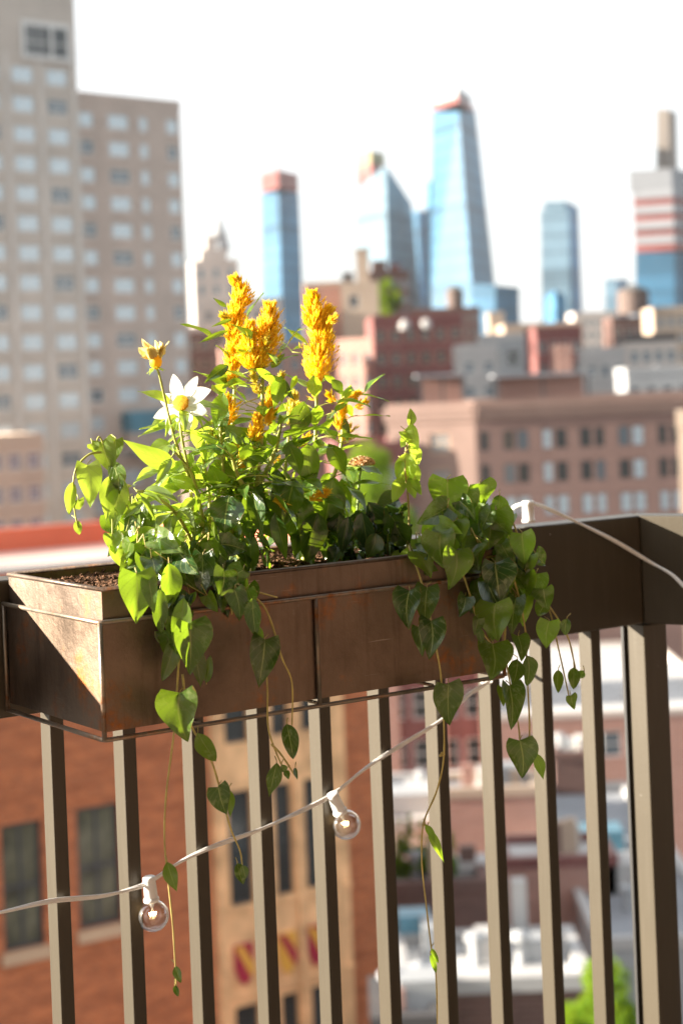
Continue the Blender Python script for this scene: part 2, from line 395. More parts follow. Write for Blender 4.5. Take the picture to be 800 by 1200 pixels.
cd.shift_y = -150/1200; cd.clip_start = .05; cd.clip_end = 20000
cam.matrix_world = Matrix(((CR, SR, 0, 0), (0, 0, -1, 0), (-SR, CR, 0, 0), (0, 0, 0, 1)))
cd.dof.use_dof = True; cd.dof.focus_distance = 2.10; cd.dof.aperture_fstop = 5.0; cd.dof.aperture_blades = 0
scene.view_settings.view_transform = 'Standard'; scene.view_settings.look = 'None'
scene.view_settings.exposure = 2.25; scene.view_settings.gamma = 1
scene.render.engine = 'CYCLES'

# ================================================================== BALCONY
GZ = -38.0
FLOOR = -1.30
slab = MB()
C1 = Vector((.4536, 2.763, 0))                        # inner corner of the two rails
T2 = Vector((.842, -.539, 0)); N2 = Vector((.539, .842, 0))
slab.obox(W(-7, 3.18, FLOOR-.2), T*12, -INW*3.3, UP*.2)
tag(slab.build('balcony_floor', M['slab']), kind='structure')
# the wall of our own building behind the camera
ow = MB()
ow.obox(W(-9, 3.2, GZ), T*16, INW*.4, UP*(-GZ+12))
b = ow.build('apartment_wall', M['own_brick']); tag(b, 'brown brick wall of the home behind the balcony', 'wall')
cl = MB(); cl.obox(W(-7, .7, 1.25), T*12, INW*2.49, UP*.22)  # unseen slab added overhead to keep sky light off the railing
tag(cl.build('sky_blocker', M['slab_dark']), kind='structure')

rail = empty('balcony_railing', W(0, 0, FLOOR), 'dark brown metal balcony railing carrying the flower box and white cord', 'railing')
ZT, ZB = -.223, -.391
RW = .050
# first top rail (box beam) with mitred end, second rail
def beam(name, A, B, C_, D_):
    m = MB()
    vs = [A+UP*ZB, B+UP*ZB, C_+UP*ZB, D_+UP*ZB, A+UP*ZT, B+UP*ZT, C_+UP*ZT, D_+UP*ZT]
    m.add(vs, [(0, 3, 2, 1), (4, 5, 6, 7), (0, 1, 5, 4), (1, 2, 6, 5), (2, 3, 7, 6), (3, 0, 4, 7)])
    o = m.build(name, M['paint'], rail)
    bm = bmesh.new(); bm.from_mesh(o.data); bmesh.ops.recalc_face_normals(bm, faces=bm.faces); bm.to_mesh(o.data); bm.free()
    bevel(o, .0025); return o
n1 = -INW
bis = (n1 + N2).normalized()
mitre = bis*(RW/max(.2, bis.dot(n1)))
Lc = (C1-P0).dot(T)
inner0 = P0 + INW*.044
A_ = inner0 + T*(-3.0); Bc = C1.copy()
beam('top_rail', A_, Bc, Bc+mitre, A_+n1*RW)
E_ = C1 + T2*2.4
beam('top_rail', Bc + T2*.0004, E_, E_+N2*RW, Bc+mitre+T2*.0004)
# balusters
SP = .1
bal = None
for k in range(-12, 10):
    L = k*SP
    if bal is None:
        m = MB(); m.obox((0, 0, 0), T*.019, INW*.029, UP*(ZB-FLOOR-.06))
        bal = m.build('baluster', M['paint']); bevel(bal, .0015); o = bal
    else:
        o = bal.copy(); C.objects.link(o)
    o.location = W(L, 0, FLOOR+.058)
    o.parent = rail; o.matrix_parent_inverse = world_of(rail).inverted()
for k in range(1, 14):
    o = bal.copy(); C.objects.link(o); o.location = C1 + T2*(.09+k*SP) + N2*.03 + UP*(FLOOR+.058)
    o.rotation_euler = (0, 0, -math.radians(66.7)); o.parent = rail; o.matrix_parent_inverse = world_of(rail).inverted()
m = MB(); m.obox(W(.9965, -.0, FLOOR), T*.0486, INW*.0436, UP*(ZB-FLOOR-.002))
o = m.build('post', M['paint'], rail); bevel(o, .002)
m = MB(); m.obox(W(.990, -.002, FLOOR), T*.0062, INW*.006, UP*(ZB-FLOOR-.002))  # added dark strip that draws the thin black line at the post
o = m.build('post_edge_line', M['edge_line'], rail)
m = MB(); m.obox(W(-3, -.005, FLOOR+.02), T*3.98, INW*.04, UP*.04)
o = m.build('bottom_rail', M['paint'], rail); bevel(o, .002)
m = MB(); m.obox(C1+T2*.06+N2*.002+UP*(FLOOR+.02), T2*2.3, N2*.04, UP*.04)
o = m.build('bottom_rail', M['paint'], rail); bevel(o, .002)

# ------------------------------------------------------------------ planter
PL0, PLEN = -.0635, .565; S0, S1 = .047, .310
ZBOT, ZRIM, ZLIN = -.376, -.251, -.2157
pl = empty('flower_box', W(PL0+PLEN/2, .18, ZBOT), 'long rusty brown steel flower box full of plants hanging on the railing', 'planter')
i_ = .007
m = MB(); th = .0022
def P(L, s, z): return W(PL0+L, s, z)
x0, x1, y0, y1 = i_, PLEN-i_, S0+.004, S1-i_
def open_box(m, x0, x1, y0, y1, z0, z1, th):
    m.obox(P(x0, y0, z0), T*(x1-x0), INW*(y1-y0), UP*th)
    m.obox(P(x0, y0, z0+th), T*th, INW*(y1-y0), UP*(z1-z0-th))
    m.obox(P(x1-th, y0, z0+th), T*th, INW*(y1-y0), UP*(z1-z0-th))
    m.obox(P(x0+th, y0, z0+th), T*(x1-x0-2*th), INW*th, UP*(z1-z0-th))
    m.obox(P(x0+th, y1-th, z0+th), T*(x1-x0-2*th), INW*th, UP*(z1-z0-th))
open_box(m, x0, x1, y0, y1, ZBOT+.006, ZLIN, th)
o = m.build('liner', M['steel'], pl)
m = MB()       # rolled lip
r_ = .0028
loop = [P(x0, y0, ZLIN), P(x0, y1, ZLIN), P(x1, y1, ZLIN), P(x1, y0, ZLIN), P(x0, y0, ZLIN)]
m.tube(loop, r_, 8); m.build('lip', M['steel'], pl, True)
# outer sleeve in two sheets, meeting at the middle seam
for (a, b) in ((0.003, PLEN/2-.001), (PLEN/2+.001, PLEN-.003)):
    m = MB(); m.obox(P(a, S1-.0055, ZBOT+.004), T*(b-a), INW*.0022, UP*(ZRIM-ZBOT-.004))
    o = m.build('front_panel', M['steel_dark'], pl)
m = MB(); m.obox(P(.003, S0+.004, ZBOT+.004), T*.0022, INW*(S1-S0-.011), UP*(ZRIM-ZBOT-.004))
m.build('end_panel', M['steel_dark'], pl)
m = MB(); m.obox(P(PLEN-.0052, S0+.004, ZBOT+.004), T*.0022, INW*(S1-S0-.011), UP*(ZRIM-ZBOT-.004))
m.build('end_panel', M['steel_dark'], pl)
# rack
rk = empty('planter_rack', W(PL0+PLEN/2, .18, ZBOT), 'thin rusty rod rack wrapped around the flower box', 'rack')
rr = .0027
def rod(pts, nm='rod', r=rr):
    m = MB(); m.tube(pts, r, 10); return m.build(nm, M['rod'], rk, True)
def ring(z, inset=0):
    c = .006; pts = []
    X0, X1, Y0, Y1 = inset, PLEN-inset, S0, S1-inset
    pts = [P(X0, Y0, z), P(X0, Y1-c, z), P(X0+c*.3, Y1-c*.3, z), P(X0+c, Y1, z), P(X1-c, Y1, z), P(X1-c*.3, Y1-c*.3, z), P(X1, Y1-c, z), P(X1, Y0, z)]
    return pts
rod(ring(ZRIM), 'rim_rod'); rod(ring(ZBOT-.004), 'base_rod')
for L, s in ((0, S0+.002), (.0005, S1-.0005), (PLEN/2, S1), (PLEN-.0005, S1-.0005), (PLEN, S0+.002)):
    rod([P(L, s, ZRIM), P(L, s, ZBOT-.004)], 'upright_rod')
for L in (.12, .282, .45):
    rod([P(L, S0, ZBOT-.001), P(L, S1, ZBOT-.001)], 'cross_rod', .002)
# soil
m = MB(); NX, NY = 150, 66; zS = ZLIN-.010
vs = []; fs = []
rs = random.Random(3)
from mathutils import noise as mn
for j in range(NY+1):
    for i in range(NX+1):
        L = x0+th+.001 + (x1-x0-2*th-.002)*i/NX; s = y0+th+.001+(y1-y0-2*th-.002)*j/NY
        z = zS + .006*mn.noise(Vector((L*22, s*22, 0))) + .0035*mn.noise(Vector((L*130, s*130, 3))) + rs.uniform(-.0018, .0022)
        vs.append(P(L, s, z))
for j in range(NY):
    for i in range(NX):
        a = j*(NX+1)+i; fs.append((a, a+1, a+NX+2, a+NX+1))
m.add(vs, fs)
for k in range(1500):                                # crumbs and bark chips
    L = rs.uniform(x0+.006, x1-.006); s = rs.uniform(y0+.006, y1-.006); r = rs.uniform(.0008, .0032)
    z = zS + .006*mn.noise(Vector((L*22, s*22, 0)))+.001
    ax = Vector((rs.uniform(-1, 1), rs.uniform(-1, 1), rs.uniform(-.6, .6))).normalized()
    bx_ = ax.orthogonal().normalized(); cx_ = ax.cross(bx_)
    c0 = P(L, s, z)
    m.obox(c0, ax*r*rs.uniform(1, 2.6), bx_*r, cx_*r*.7)
o = m.build('potting_soil', M['soil']); tag(o, 'crumbly brown potting soil in the flower box', 'soil', kind='stuff')

# ------------------------------------------------------------------ string light
st = empty('string_light', rp(178, 1040, .045), 'white string light cord with clear round bulbs strung across the balcony railing', 'string lights')
def smooth_path(pts, n=10):
    out = []
    for i in range(len(pts)-1):
        p0 = pts[max(i-1, 0)]; p1 = pts[i]; p2 = pts[i+1]; p3 = pts[min(i+2, len(pts)-1)]
        for k in range(n):
            t = k/n
            out.append(.5*((2*p1)+(-p0+p2)*t+(2*p0-5*p1+4*p2-p3)*t*t+(-p0+3*p1-3*p2+p3)*t**3))
    out.append(pts[-1]); return out
sc_ = .036
lowp = [(-60, 1082), (0, 1069.5), (60, 1056), (120, 1050), (160, 1040), (178, 1032), (215, 1008), (255, 990), (300, 974), (345, 954), (388, 932), (430, 899), (470, 873), (515, 845), (548, 815), (566, 803)]
pts = [rp(x, y, .037+.004*math.sin(x*.05)) for x, y in lowp]
pts += [rp(577, 795, .036), rp(590, 790, .02), rp(597, 780, -.012), rp(600, 700, -.016)]
pts += [rp(597, 640, -.014), rp(594, 607, -.012), rp(600, 596, .004), rp(612, 590.5, .022), rp(628, 591, .036), rp(648, 599, .050), rp(680, 614, .052), rp(720, 634, .056), rp(760, 658, .075), rp(786, 673, .115), rp(806, 692, .15), rp(860, 742, .24), rp(930, 830, .40), rp(980, 905, .48)]
sp_ = smooth_path(pts, 8)
m = MB()                                              # two twin conductors
for sg in (-1, 1):
    off = [p + UP*(.00125*sg*math.cos(i*.16)) + INW*(.00125*sg*math.sin(i*.16)) for i, p in enumerate(sp_)]
    m.tube(off, .0020, 8)
m.build('cord', M['cord'], st, True)
def bulb(px, py, s, tilt, parent, length=.030):
    base = rp(px, py, s)                              # where the cord passes the socket top
    ax = (T*math.sin(tilt) - UP*math.cos(tilt)).normalized()
    m = MB()
    m.lathe(base - ax*.003, [(.0, 0), (.0075, 0), (.0085, .0012), (.0085, .005), (.0078, .006), (.0086, .026), (.0086, .027), (.0100, .0275), (.0103, .031), (.0095, .0325), (0, .0325)], 28, axis=ax)
    so_ = m.build('socket', M['white_plastic'], parent, True)
    m = MB(); R = .0205; c = base + ax*(.0285+R*.93)
    prof = [(.006, -R*1.0), (.0075, -R*.96)] + [(R*math.sin(a), -R*math.cos(a)) for a in [math.radians(24+i*156/18) for i in range(19)]]
    m.lathe(c, prof, 40, axis=ax)
    bo = m.build('bulb', M['bulb'], parent, True)
    m = MB(); m.lathe(c - ax*R*.95, [(.0035, 0), (.0030, .006), (.0012, .010), (.0018, .012)], 12, axis=ax)
    m.build('filament_mount', M['white_plastic'], bo, True)
    m = MB(); sd = ax.orthogonal().normalized()
    q = c - ax*.004
    m.tube([q+T*-.005, q+T*-.0035+ax*.004, q+T*-.0015-ax*.0008, q+ax*.0045, q+T*.0015-ax*.0008, q+T*.0035+ax*.004, q+T*.005], .00075, 6)
    m.build('filament', M['fil'], bo, True)
bulb(175, 1030, .041, math.radians(4), st)
bulb(390, 932, .041, math.radians(24), st)
m = MB()                                              # socket standing up on the rail
m.lathe(rp(619, 612, .03), [(0, 0), (.0098, 0), (.0098, .004), (.0088, .005), (.0085, .026), (.0092, .0265), (.0092, .0305), (.008, .032), (0, .032)], 28)
m.build('socket', M['white_plastic'], st, True)

# zip tie at the rail foot
m = MB(); q = rp(568, 799, .033)
m.tube([q+T*-.006, q+T*.004+UP*.004, q+T*.014+UP*.002, q+T*.012-UP*.003, q+T*-.004-UP*.003, q+T*-.006], .0014, 6)
m.build('tie', M['white_plastic'], st, True)

# ================================================================== PLANTS
def leaf_mesh(m, base, tip, wid, kind='heart', nrm=None, fold=.25, curl=.25, twist=0, rnd=random, tint=None, ripple=.06):
    base = Vector(base); tip = Vector(tip)
    wid *= rnd.uniform(.82, 1.12); asym = rnd.uniform(-.12, .12); bend = rnd.uniform(-.10, .10)
    ax = tip-base; ln = ax.length; ax.normalize()
    n = nrm if nrm is not None else Vector((0, -1, .15))
    n = (n - ax*n.dot(ax))
    if n.length < 1e-4: n = ax.orthogonal()
    n.normalize()
    if twist: n = Matrix.Rotation(twist, 3, ax) @ n
    sd = ax.cross(n).normalized()
    nu, nv = 8, 12
    vs = []; uvs = []; fs = []
    ph = rnd.uniform(0, 6.28); m.t = rnd.uniform(.0, 1.0) if tint is None else min(1, max(0, tint+rnd.uniform(-.12, .12)))
    sgn = rnd.choice((-1, 1))
    for j in range(nv+1):
        v = j/nv
        if kind == 'heart':
            hw = (math.sin(PI*min(1, v**.58))**.78)*(1.05-.42*v*v) if 0 < v < 1 else 0
            hw = max(hw, 0)
        elif kind == 'lance':
            hw = (math.sin(PI*v**.8)**1.05)*(1.05-.3*v) if 0 < v < 1 else 0
        else:
            hw = (math.sin(PI*v**.8)**.75) if 0 < v < 1 else 0
        for i in range(nu+1):
            u = -1+2*i/nu
            y = v
            if kind == 'heart': y = v - .26*(abs(u)**1.6)*((1-v)**2.2)*(1 if v > 0 else 0) 
            x = u*hw*wid/2*(1+asym*(1 if u > 0 else -1)) + bend*wid*math.sin(PI*v)
            z = fold*abs(x) - curl*ln*(v*v*.55) + ripple*wid*math.sin(v*9+ph+sgn*u*1.2)*abs(u)
            z += .05*wid*math.sin(ph+v*4)
            vs.append(base + ax*(y*ln*(1-curl*.08)) + sd*x + n*z); uvs.append((u, v))
    for j in range(nv):
        for i in range(nu):
            a = j*(nu+1)+i; fs.append((a, a+1, a+nu+2, a+nu+1))
    m.add(vs, fs, 0, uvs)
def lf(m, bx, by, tx, ty, wpx, s, kind='heart', ds=0.0, tint=None, tw=None, fold=.25, curl=.2, rnd=random):
    s = s + (rnd.uniform(.008, .034) if s >= .318 else 0)
    b = rp(bx, by, s); t = rp(tx, ty, s+ds)
    D = b.y; w_ = wpx/F*D
    tw = rnd.uniform(-.35, .35) if tw is None else tw
    leaf_mesh(m, b, t, w_, kind, Vector((.12, -1, .25)), fold, curl, tw, rnd, tint)
def stem(m, pts, r0, r1=None, n=7):
    pts = smooth_path([Vector(p) for p in pts], 6)
    r1 = r0 if r1 is None else r1
    N = len(pts); m.tube(pts, [(r0+(r1-r0)*i/(N-1))*(1+.10*math.sin(i*1.7)) for i in range(N)], n)
def plume(name, parent, axis, R, n, mat, seed=1, sub=5):
    R *= 1.5; n = int(n*2.2)
    # a feathery spike: many small pointed bracts on short side spikes around a curved axis
    r = random.Random(seed); m = MB(); axis = smooth_path([Vector(p) for p in axis], 8)
    tot = len(axis)-1
    def bract(p, d, l, w_):
        d = d.normalized(); x = d.orthogonal().normalized(); x = Matrix.Rotation(r.uniform(0, 6.28), 3, d) @ x; y = d.cross(x)
        m.t = r.random()
        m.add([p, p+d*l*.45+x*w_, p+d*l*.4+y*w_*.6, p+d*l*.45-x*w_, p+d*l*.4-y*w_*.6, p+d*l], [(0, 1, 2), (0, 2, 3), (0, 3, 4), (0, 4, 1), (5, 2, 1), (5, 3, 2), (5, 4, 3), (5, 1, 4)])
    ns = int(n/9)
    for i in range(ns):
        h = (i+r.random())/ns
        k = min(tot-1, int(h*tot)); p = axis[k].lerp(axis[k+1], h*tot-k); d = (axis[k+1]-axis[k]).normalized()
        x = Matrix.Rotation(i*2.4+r.uniform(-.4, .4), 3, d) @ d.orthogonal().normalized()
        rad = R*((1-h)**.55*.9+.12)*(.75+.5*r.random())*(.65+.35*abs(math.sin(h*sub*PI+.6))) * min(1, .45+h*4)
        dd = (x + d*(.75+h*1.3)).normalized()
        for q in range(9):
            f = (q+.5)/9
            pp = p + dd*rad*f
            sd2 = Vector((r.uniform(-1, 1), r.uniform(-1, 1), r.uniform(-1, 1)))
            bract(pp, dd*.8+sd2*.45+d*.7, r.uniform(.005, .0115), r.uniform(.0006, .0014))
    return m.build(name, mat, parent)

# ---- celosia plants
def celosia(name, label, stems, plumes, leaves_box, seed, nleaf, side_plumes, mat_leaf):
    r = random.Random(seed)
    root = empty(name, rp(*stems[0][0]), label, 'flower', 'yellow feather flowers in the flower box')
    m = MB()
    for pts, r0, r1 in [(s[:-1] if False else s[0:1], 0, 0) for s in []]: pass
    axes = []
    for s_ in stems:
        pp = [rp(*q) for q in s_]; stem(m, pp, .0038, .0016); axes.append(smooth_path(pp, 8))
    f = MB()
    for i in range(nleaf):
        ax = r.choice(axes); h = r.uniform(.08, .95); k = min(len(ax)-2, int(h*(len(ax)-1))); p = ax[k]
        ang = r.uniform(0, 6.28); big = (1-h)
        out = Vector((math.cos(ang), math.sin(ang), 0))
        pl_ = r.uniform(.006, .030)*(1+.6*big)
        b = p + out*pl_ + UP*r.uniform(.0, .018)*(1.1-big)
        m.tube([p, (p+b)/2 + UP*.002, b], .0007, 5)
        ln = r.uniform(.020, .042)*(1+.7*big)
        el = r.uniform(-.3, 1.0) if h > .45 else r.uniform(-1.5, .2)
        d = (out*math.cos(el)+UP*math.sin(el))
        nr = (UP*math.cos(el)-out*math.sin(el)) + Vector((r.uniform(-.5, .5), r.uniform(-.5, .5), 0))
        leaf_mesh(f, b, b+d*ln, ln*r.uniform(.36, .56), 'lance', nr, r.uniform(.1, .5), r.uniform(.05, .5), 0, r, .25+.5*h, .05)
    for lv in leaves_box: lf(f, *lv[:5], lv[5], lv[6] if len(lv) > 6 else 'lance', tint=lv[7] if len(lv) > 7 else None, rnd=r)
    m.build('stem', M['stem_y'], root, True)
    f.build('foliage', mat_leaf, root, True)
    for i, (a, R, n, mt) in enumerate(plumes):
        plume('flower_plume', root, [rp(*q) for q in a], R, n, M[mt], seed*10+i)
    for i in range(side_plumes):
        ax = r.choice(axes); h = r.uniform(.62, .97); p = ax[int(h*(len(ax)-1))]
        o_ = Vector((r.uniform(-1, 1), r.uniform(-1, 1), r.uniform(.1, .9))).normalized()
        l = r.uniform(.010, .022)
        q = p + o_*r.uniform(.004, .018)
        plume('side_plume', root, [q, q+o_*l*.6+UP*.002, q+o_*l+UP*.004], r.uniform(.0035, .006), r.choice((45, 63, 90)), M[r.choice(('plume', 'plume', 'plume_pale'))], seed*100+i, 3)
    return root
celosia('celosia_plant', 'tallest yellow feather flower, with a slim notched plume leaning to the left', 
        [[(284, 662, .17), (282, 600, .165), (272, 540, .16), (274, 480, .16), (276, 430, .16), (279, 345, .16)], [(284, 662, .17), (268, 610, .19), (262, 560, .20), (258, 500, .2)]],
        [([(273, 436, .16), (275, 410, .16), (272, 388, .16)], .0155, 620, 'plume'), ([(273, 396, .16), (276, 376, .16), (279, 358, .16)], .0155, 560, 'plume'), ([(280, 364, .16), (283, 347, .16), (277, 331, .16)], .0140, 520, 'plume'),
         ([(262, 500, .18), (268, 484, .18), (266, 470, .18)], .012, 260, 'plume'), ([(268, 455, .16), (270, 440, .16), (270, 425, .16)], .011, 240, 'plume')],
        [(268, 428, 240, 447, 15, .19), (268, 387, 233, 400, 8, .18), (272, 374, 248, 383, 6, .18), (266, 360, 250, 349, 6, .17), (272, 445, 240, 440, 14, .16), (262, 470, 256, 520, 20, .20), (283, 395, 308, 398, 8, .2), (262, 460, 252, 505, 22, .21, 'lance', .8)],
        21, 75, 7, M['celosia_leaf'])
celosia('celosia_plant', 'broad orange yellow feather flower on a thick pale stem in the middle of the clump',
        [[(291, 664, .23), (296, 610, .22), (302, 560, .21), (307, 500, .205), (308, 440, .2), (313, 380, .2)], [(300, 575, .21), (322, 530, .19), (330, 490, .18)], [(298, 590, .22), (280, 560, .23), (270, 530, .235)]],
        [([(300, 436, .2), (308, 408, .2), (314, 385, .2), (316, 364, .2)], .022, 1150, 'plume'), ([(296, 436, .2), (292, 410, .2), (293, 385, .2)], .016, 520, 'plume'),
         ([(312, 500, .2), (316, 478, .2), (318, 462, .2)], .010, 220, 'plume'), ([(296, 520, .22), (300, 505, .22), (302, 492, .22)], .010, 200, 'plume'), ([(318, 588, .25), (328, 590, .25), (338, 598, .25)], .007, 90, 'plume')],
        [(316, 440, 348, 470, 14, .22), (318, 432, 334, 412, 12, .2), (300, 432, 330, 452, 12, .23), (330, 440, 322, 480, 20, .24), (268, 580, 262, 625, 44, .27, 'ovate', .15), (282, 520, 300, 560, 24, .24), (345, 560, 330, 620, 40, .25, 'lance', .15), (300, 600, 335, 640, 30, .25, 'lance', .3), (262, 500, 300, 520, 20, .24), (338, 520, 352, 560, 26, .24), (322, 600, 335, 660, 20, .27, 'lance', .25), (290, 640, 305, 590, 14, .26)],
        33, 105, 9, M['celosia_leaf'])
celosia('celosia_plant', 'yellow feather flower with a stout double plume at the right of the clump',
        [[(356, 660, .16), (360, 610, .155), (366, 560, .15), (370, 500, .15), (371, 450, .15), (370, 370, .15)], [(362, 600, .155), (392, 555, .14), (402, 500, .14), (400, 460, .14)], [(358, 630, .16), (335, 580, .16), (338, 510, .16)]],
        [([(371, 452, .15), (373, 425, .15), (376, 400, .15), (378, 380, .15)], .0235, 1200, 'plume'), ([(366, 388, .15), (367, 368, .15), (366, 350, .15)], .0165, 640, 'plume'), ([(374, 384, .15), (378, 372, .15), (383, 366, .15)], .013, 300, 'plume'),
         ([(395, 505, .14), (400, 488, .14), (402, 475, .14)], .009, 160, 'plume'), ([(398, 520, .14), (410, 505, .14), (404, 510, .14)], .008, 90, 'plume_pale'), ([(362, 588, .2), (372, 582, .2), (380, 578, .2)], .008, 110, 'plume'), ([(338, 500, .16), (342, 480, .16), (345, 465, .16)], .008, 120, 'plume_pale')],
        [(380, 440, 398, 452, 10, .17), (388, 445, 404, 465, 12, .18), (348, 440, 340, 458, 8, .16), (356, 470, 345, 520, 28, .19, 'lance', .2), (360, 520, 368, 570, 34, .19, 'ovate', .15), (385, 520, 405, 560, 26, .16, 'lance', .3), (390, 560, 380, 630, 44, .19, 'ovate', .12), (352, 580, 350, 640, 40, .2, 'ovate', .1), (398, 600, 392, 655, 30, .2, 'lance', .1), (400, 560, 412, 600, 20, .17), (404, 490, 408, 520, 10, .15), (372, 600, 362, 660, 36, .22, 'ovate', .1)],
        47, 110, 9, M['celosia_leaf'])

# ---- dahlia with white flower and spent bud
dh = empty('dahlia_plant', rp(225, 664, .2), 'white star shaped flower with orange centre over pale green leaves at the left', 'flower')
m = MB(); f = MB(); r = random.Random(5)
mains = [[(228, 664, .2), (226, 610, .2), (222, 560, .2), (212, 505, .2), (213, 480, .195)], [(228, 664, .2), (238, 620, .2), (232, 580, .21), (222, 550, .22), (205, 530, .23)], [(240, 664, .18), (246, 600, .18), (240, 545, .18), (228, 505, .18)], [(228, 640, .2), (205, 600, .22), (178, 580, .23), (160, 575, .23)], [(230, 620, .2), (262, 570, .19), (262, 530, .19)]]
for q in mains: stem(m, [rp(*p) for p in q], .0026, .0014)
stem(m, [rp(*p) for p in [(222, 560, .2), (205, 515, .21), (194, 470, .21), (187, 440, .21), (184, 432, .21)]], .0017, .0013)
dl = [(212, 495, 165, 500, 12, .2, 'lance'), (205, 545, 152, 520, 26, .24, 'lance'), (200, 520, 170, 535, 28, .23, 'lance'), (222, 560, 150, 590, 22, .22, 'lance'), (228, 590, 150, 620, 24, .23, 'lance'),
      (222, 540, 190, 560, 20, .25, 'lance'), (240, 560, 195, 540, 30, .22, 'lance'), (226, 530, 208, 565, 16, .24, 'lance'), (250, 540, 285, 560, 28, .24, 'lance'), (262, 560, 285, 600, 30, .24, 'ovate'), (228, 510, 262, 500, 18, .2, 'lance'),
      (240, 520, 275, 500, 22, .2, 'lance'), (205, 485, 235, 505, 26, .215, 'ovate'), (250, 600, 258, 650, 34, .2, 'lance'), (232, 600, 200, 650, 30, .2, 'lance'), (225, 620, 245, 670, 32, .21, 'ovate'), (215, 600, 190, 640, 22, .22, 'lance'), (180, 590, 168, 655, 26, .2, 'lance'), (165, 575, 150, 640, 20, .22, 'lance'), (240, 570, 262, 545, 22, .19, 'lance'), (268, 590, 260, 648, 36, .18, 'ovate'), (222, 505, 250, 540, 26, .25, 'lance'), (200, 560, 240, 575, 20, .25, 'lance'), (188, 545, 158, 560, 18, .2, 'lance')]
for q in dl: lf(f, *q[:5], q[5]*.78, q[6], ds=r.uniform(-.02, .035), tint=r.uniform(.4, .95), fold=.35, curl=r.uniform(.1, .5), rnd=r, tw=r.uniform(-.7, .7))
for i in range(80):
    q = r.choice(mains); p = rp(*r.choice(q[1:])); a = r.uniform(0, 6.28); el = r.uniform(-.7, .6); d = Vector((math.cos(a)*math.cos(el), math.sin(a)*math.cos(el), math.sin(el)))
    ln = r.uniform(.025, .05); b = p+d*.012; m.tube([p, b], .0008, 5)
    leaf_mesh(f, b, b+d*ln*1.15, ln*r.uniform(.26, .40), 'lance', UP+Vector((r.uniform(-.6, .6), r.uniform(-.9, .2), 0)), .45, r.uniform(.3, .9), 0, r, r.uniform(.3, 1))
m.build('stem', M['stem_y'], dh, True); f.build('foliage', M['dahlia_leaf'], dh, True)
fc = rp(213, 473, .205); fn = Vector((-.45, -1, .42)).normalized(); fx = fn.cross(UP).normalized(); fy = fx.cross(fn)
if fy.z < 0: fy = -fy
fl_ = MB()
for i in range(8):
    a = 2*PI*i/8+.35; d = fx*math.cos(a)+fy*math.sin(a)
    ln = .040*r.uniform(.9, 1.08)
    leaf_mesh(fl_, fc+d*.006 - fn*.002*(i % 2), fc+d*ln - fn*.004 + fn*.002*(i % 2), .0195, 'ovate', fn, .18, -.05 if i % 2 else .1, r.uniform(-.15, .15), r, .8, .02)
fo = fl_.build('flower', M['petal'], dh, True)
m = MB()
for i in range(170):
    a = i*2.4; rr_ = .0088*math.sqrt(i/170); p = fc + fn*(.004*(1-(rr_/.0105)**2)) + (fx*math.cos(a)+fy*math.sin(a))*rr_
    m.t = r.random(); d = (fn + (fx*math.cos(a)+fy*math.sin(a))*rr_*45).normalized()
    m.tube([p-fn*.003, p+d*.0035], [.0009, .0006], 5)
m.build('centre', M['disc'], fo)
# spent flower head
sc = rp(183, 431, .21); m = MB(); m.lathe(sc-UP*.002, [(.001, 0), (.0065, .004), (.0078, .009), (.0068, .014), (.004, .017)], 14)
bud = m.build('spent_head', M['disc'], dh, True)
m = MB()
for i in range(44):
    a = r.uniform(0, 6.28); o_ = Vector((math.cos(a), math.sin(a), 0)); b = sc+UP*r.uniform(.008, .019)+o_*.005
    e = b + o_*r.uniform(.004, .014)+UP*r.uniform(.002, .017)+Vector((-.005, 0, 0))
    leaf_mesh(m, b, e, r.uniform(.006, .012), 'ovate', o_+UP*.3, .4, r.uniform(-.5, .6), 0, r)
m.build('petals', M['cream_petal'], bud, True)
m = MB()
for i in range(8):
    a = i*.785; o_ = Vector((math.cos(a), math.sin(a), 0)); leaf_mesh(m, sc+o_*.002, sc+o_*.012+UP*r.uniform(-.008, .003), .006, 'ovate', UP-o_*.5, .2, .2, 0, r, .9)
m.build('sepals', M['dahlia_leaf'], bud, True)

# ---- dried tan flower and crumpled dark plant
zn = empty('faded_zinnia', rp(418, 655, .15), 'small faded tan flower head on a bare stem above dark crumpled leaves', 'flower')
m = MB(); stem(m, [rp(*p) for p in [(412, 655, .15), (416, 620, .15), (419, 590, .15), (421, 560, .15), (424, 546, .15)]], .0018, .0013); m.build('stem', M['stem_g'], zn, True)
m = MB(); zc = rp(424, 545, .15)
for i in range(240):
    a = i*2.4; h = math.acos(1-.95*i/240); d = Vector((math.sin(h)*math.cos(a), math.sin(h)*math.sin(a), math.cos(h)*.62))
    p = zc + d*.0150 ; m.t = r.random()
    m.tube([zc+d*.006, p, p+(d+Vector((r.uniform(-.6, .6), r.uniform(-.6, .6), r.uniform(-.2, .6)))).normalized()*.0035], [.0012, .0012, .0005], 5)
m.build('flower_head', M['tan_flower'], zn)
m = MB()
for i in range(12):
    a = i*.6; o_ = Vector((math.cos(a), math.sin(a), 0)); b = zc-UP*.003+o_*.002; leaf_mesh(m, b, b+o_*.010-UP*r.uniform(.002, .008), .006, 'lance', UP, .2, .3, 0, r, .3)
for q in [(420, 575, 405, 560, 6, .15), (419, 590, 430, 575, 6, .15), (418, 600, 400, 590, 8, .15)]: lf(m, *q, 'lance', rnd=r)
m.build('foliage', M['celosia_leaf'], zn, True)
cp = empty('bedding_plant', rp(445, 658, .17), 'low dark plant with limp crumpled leaves at the back edge of the soil', 'plant')
m = MB(); f = MB()
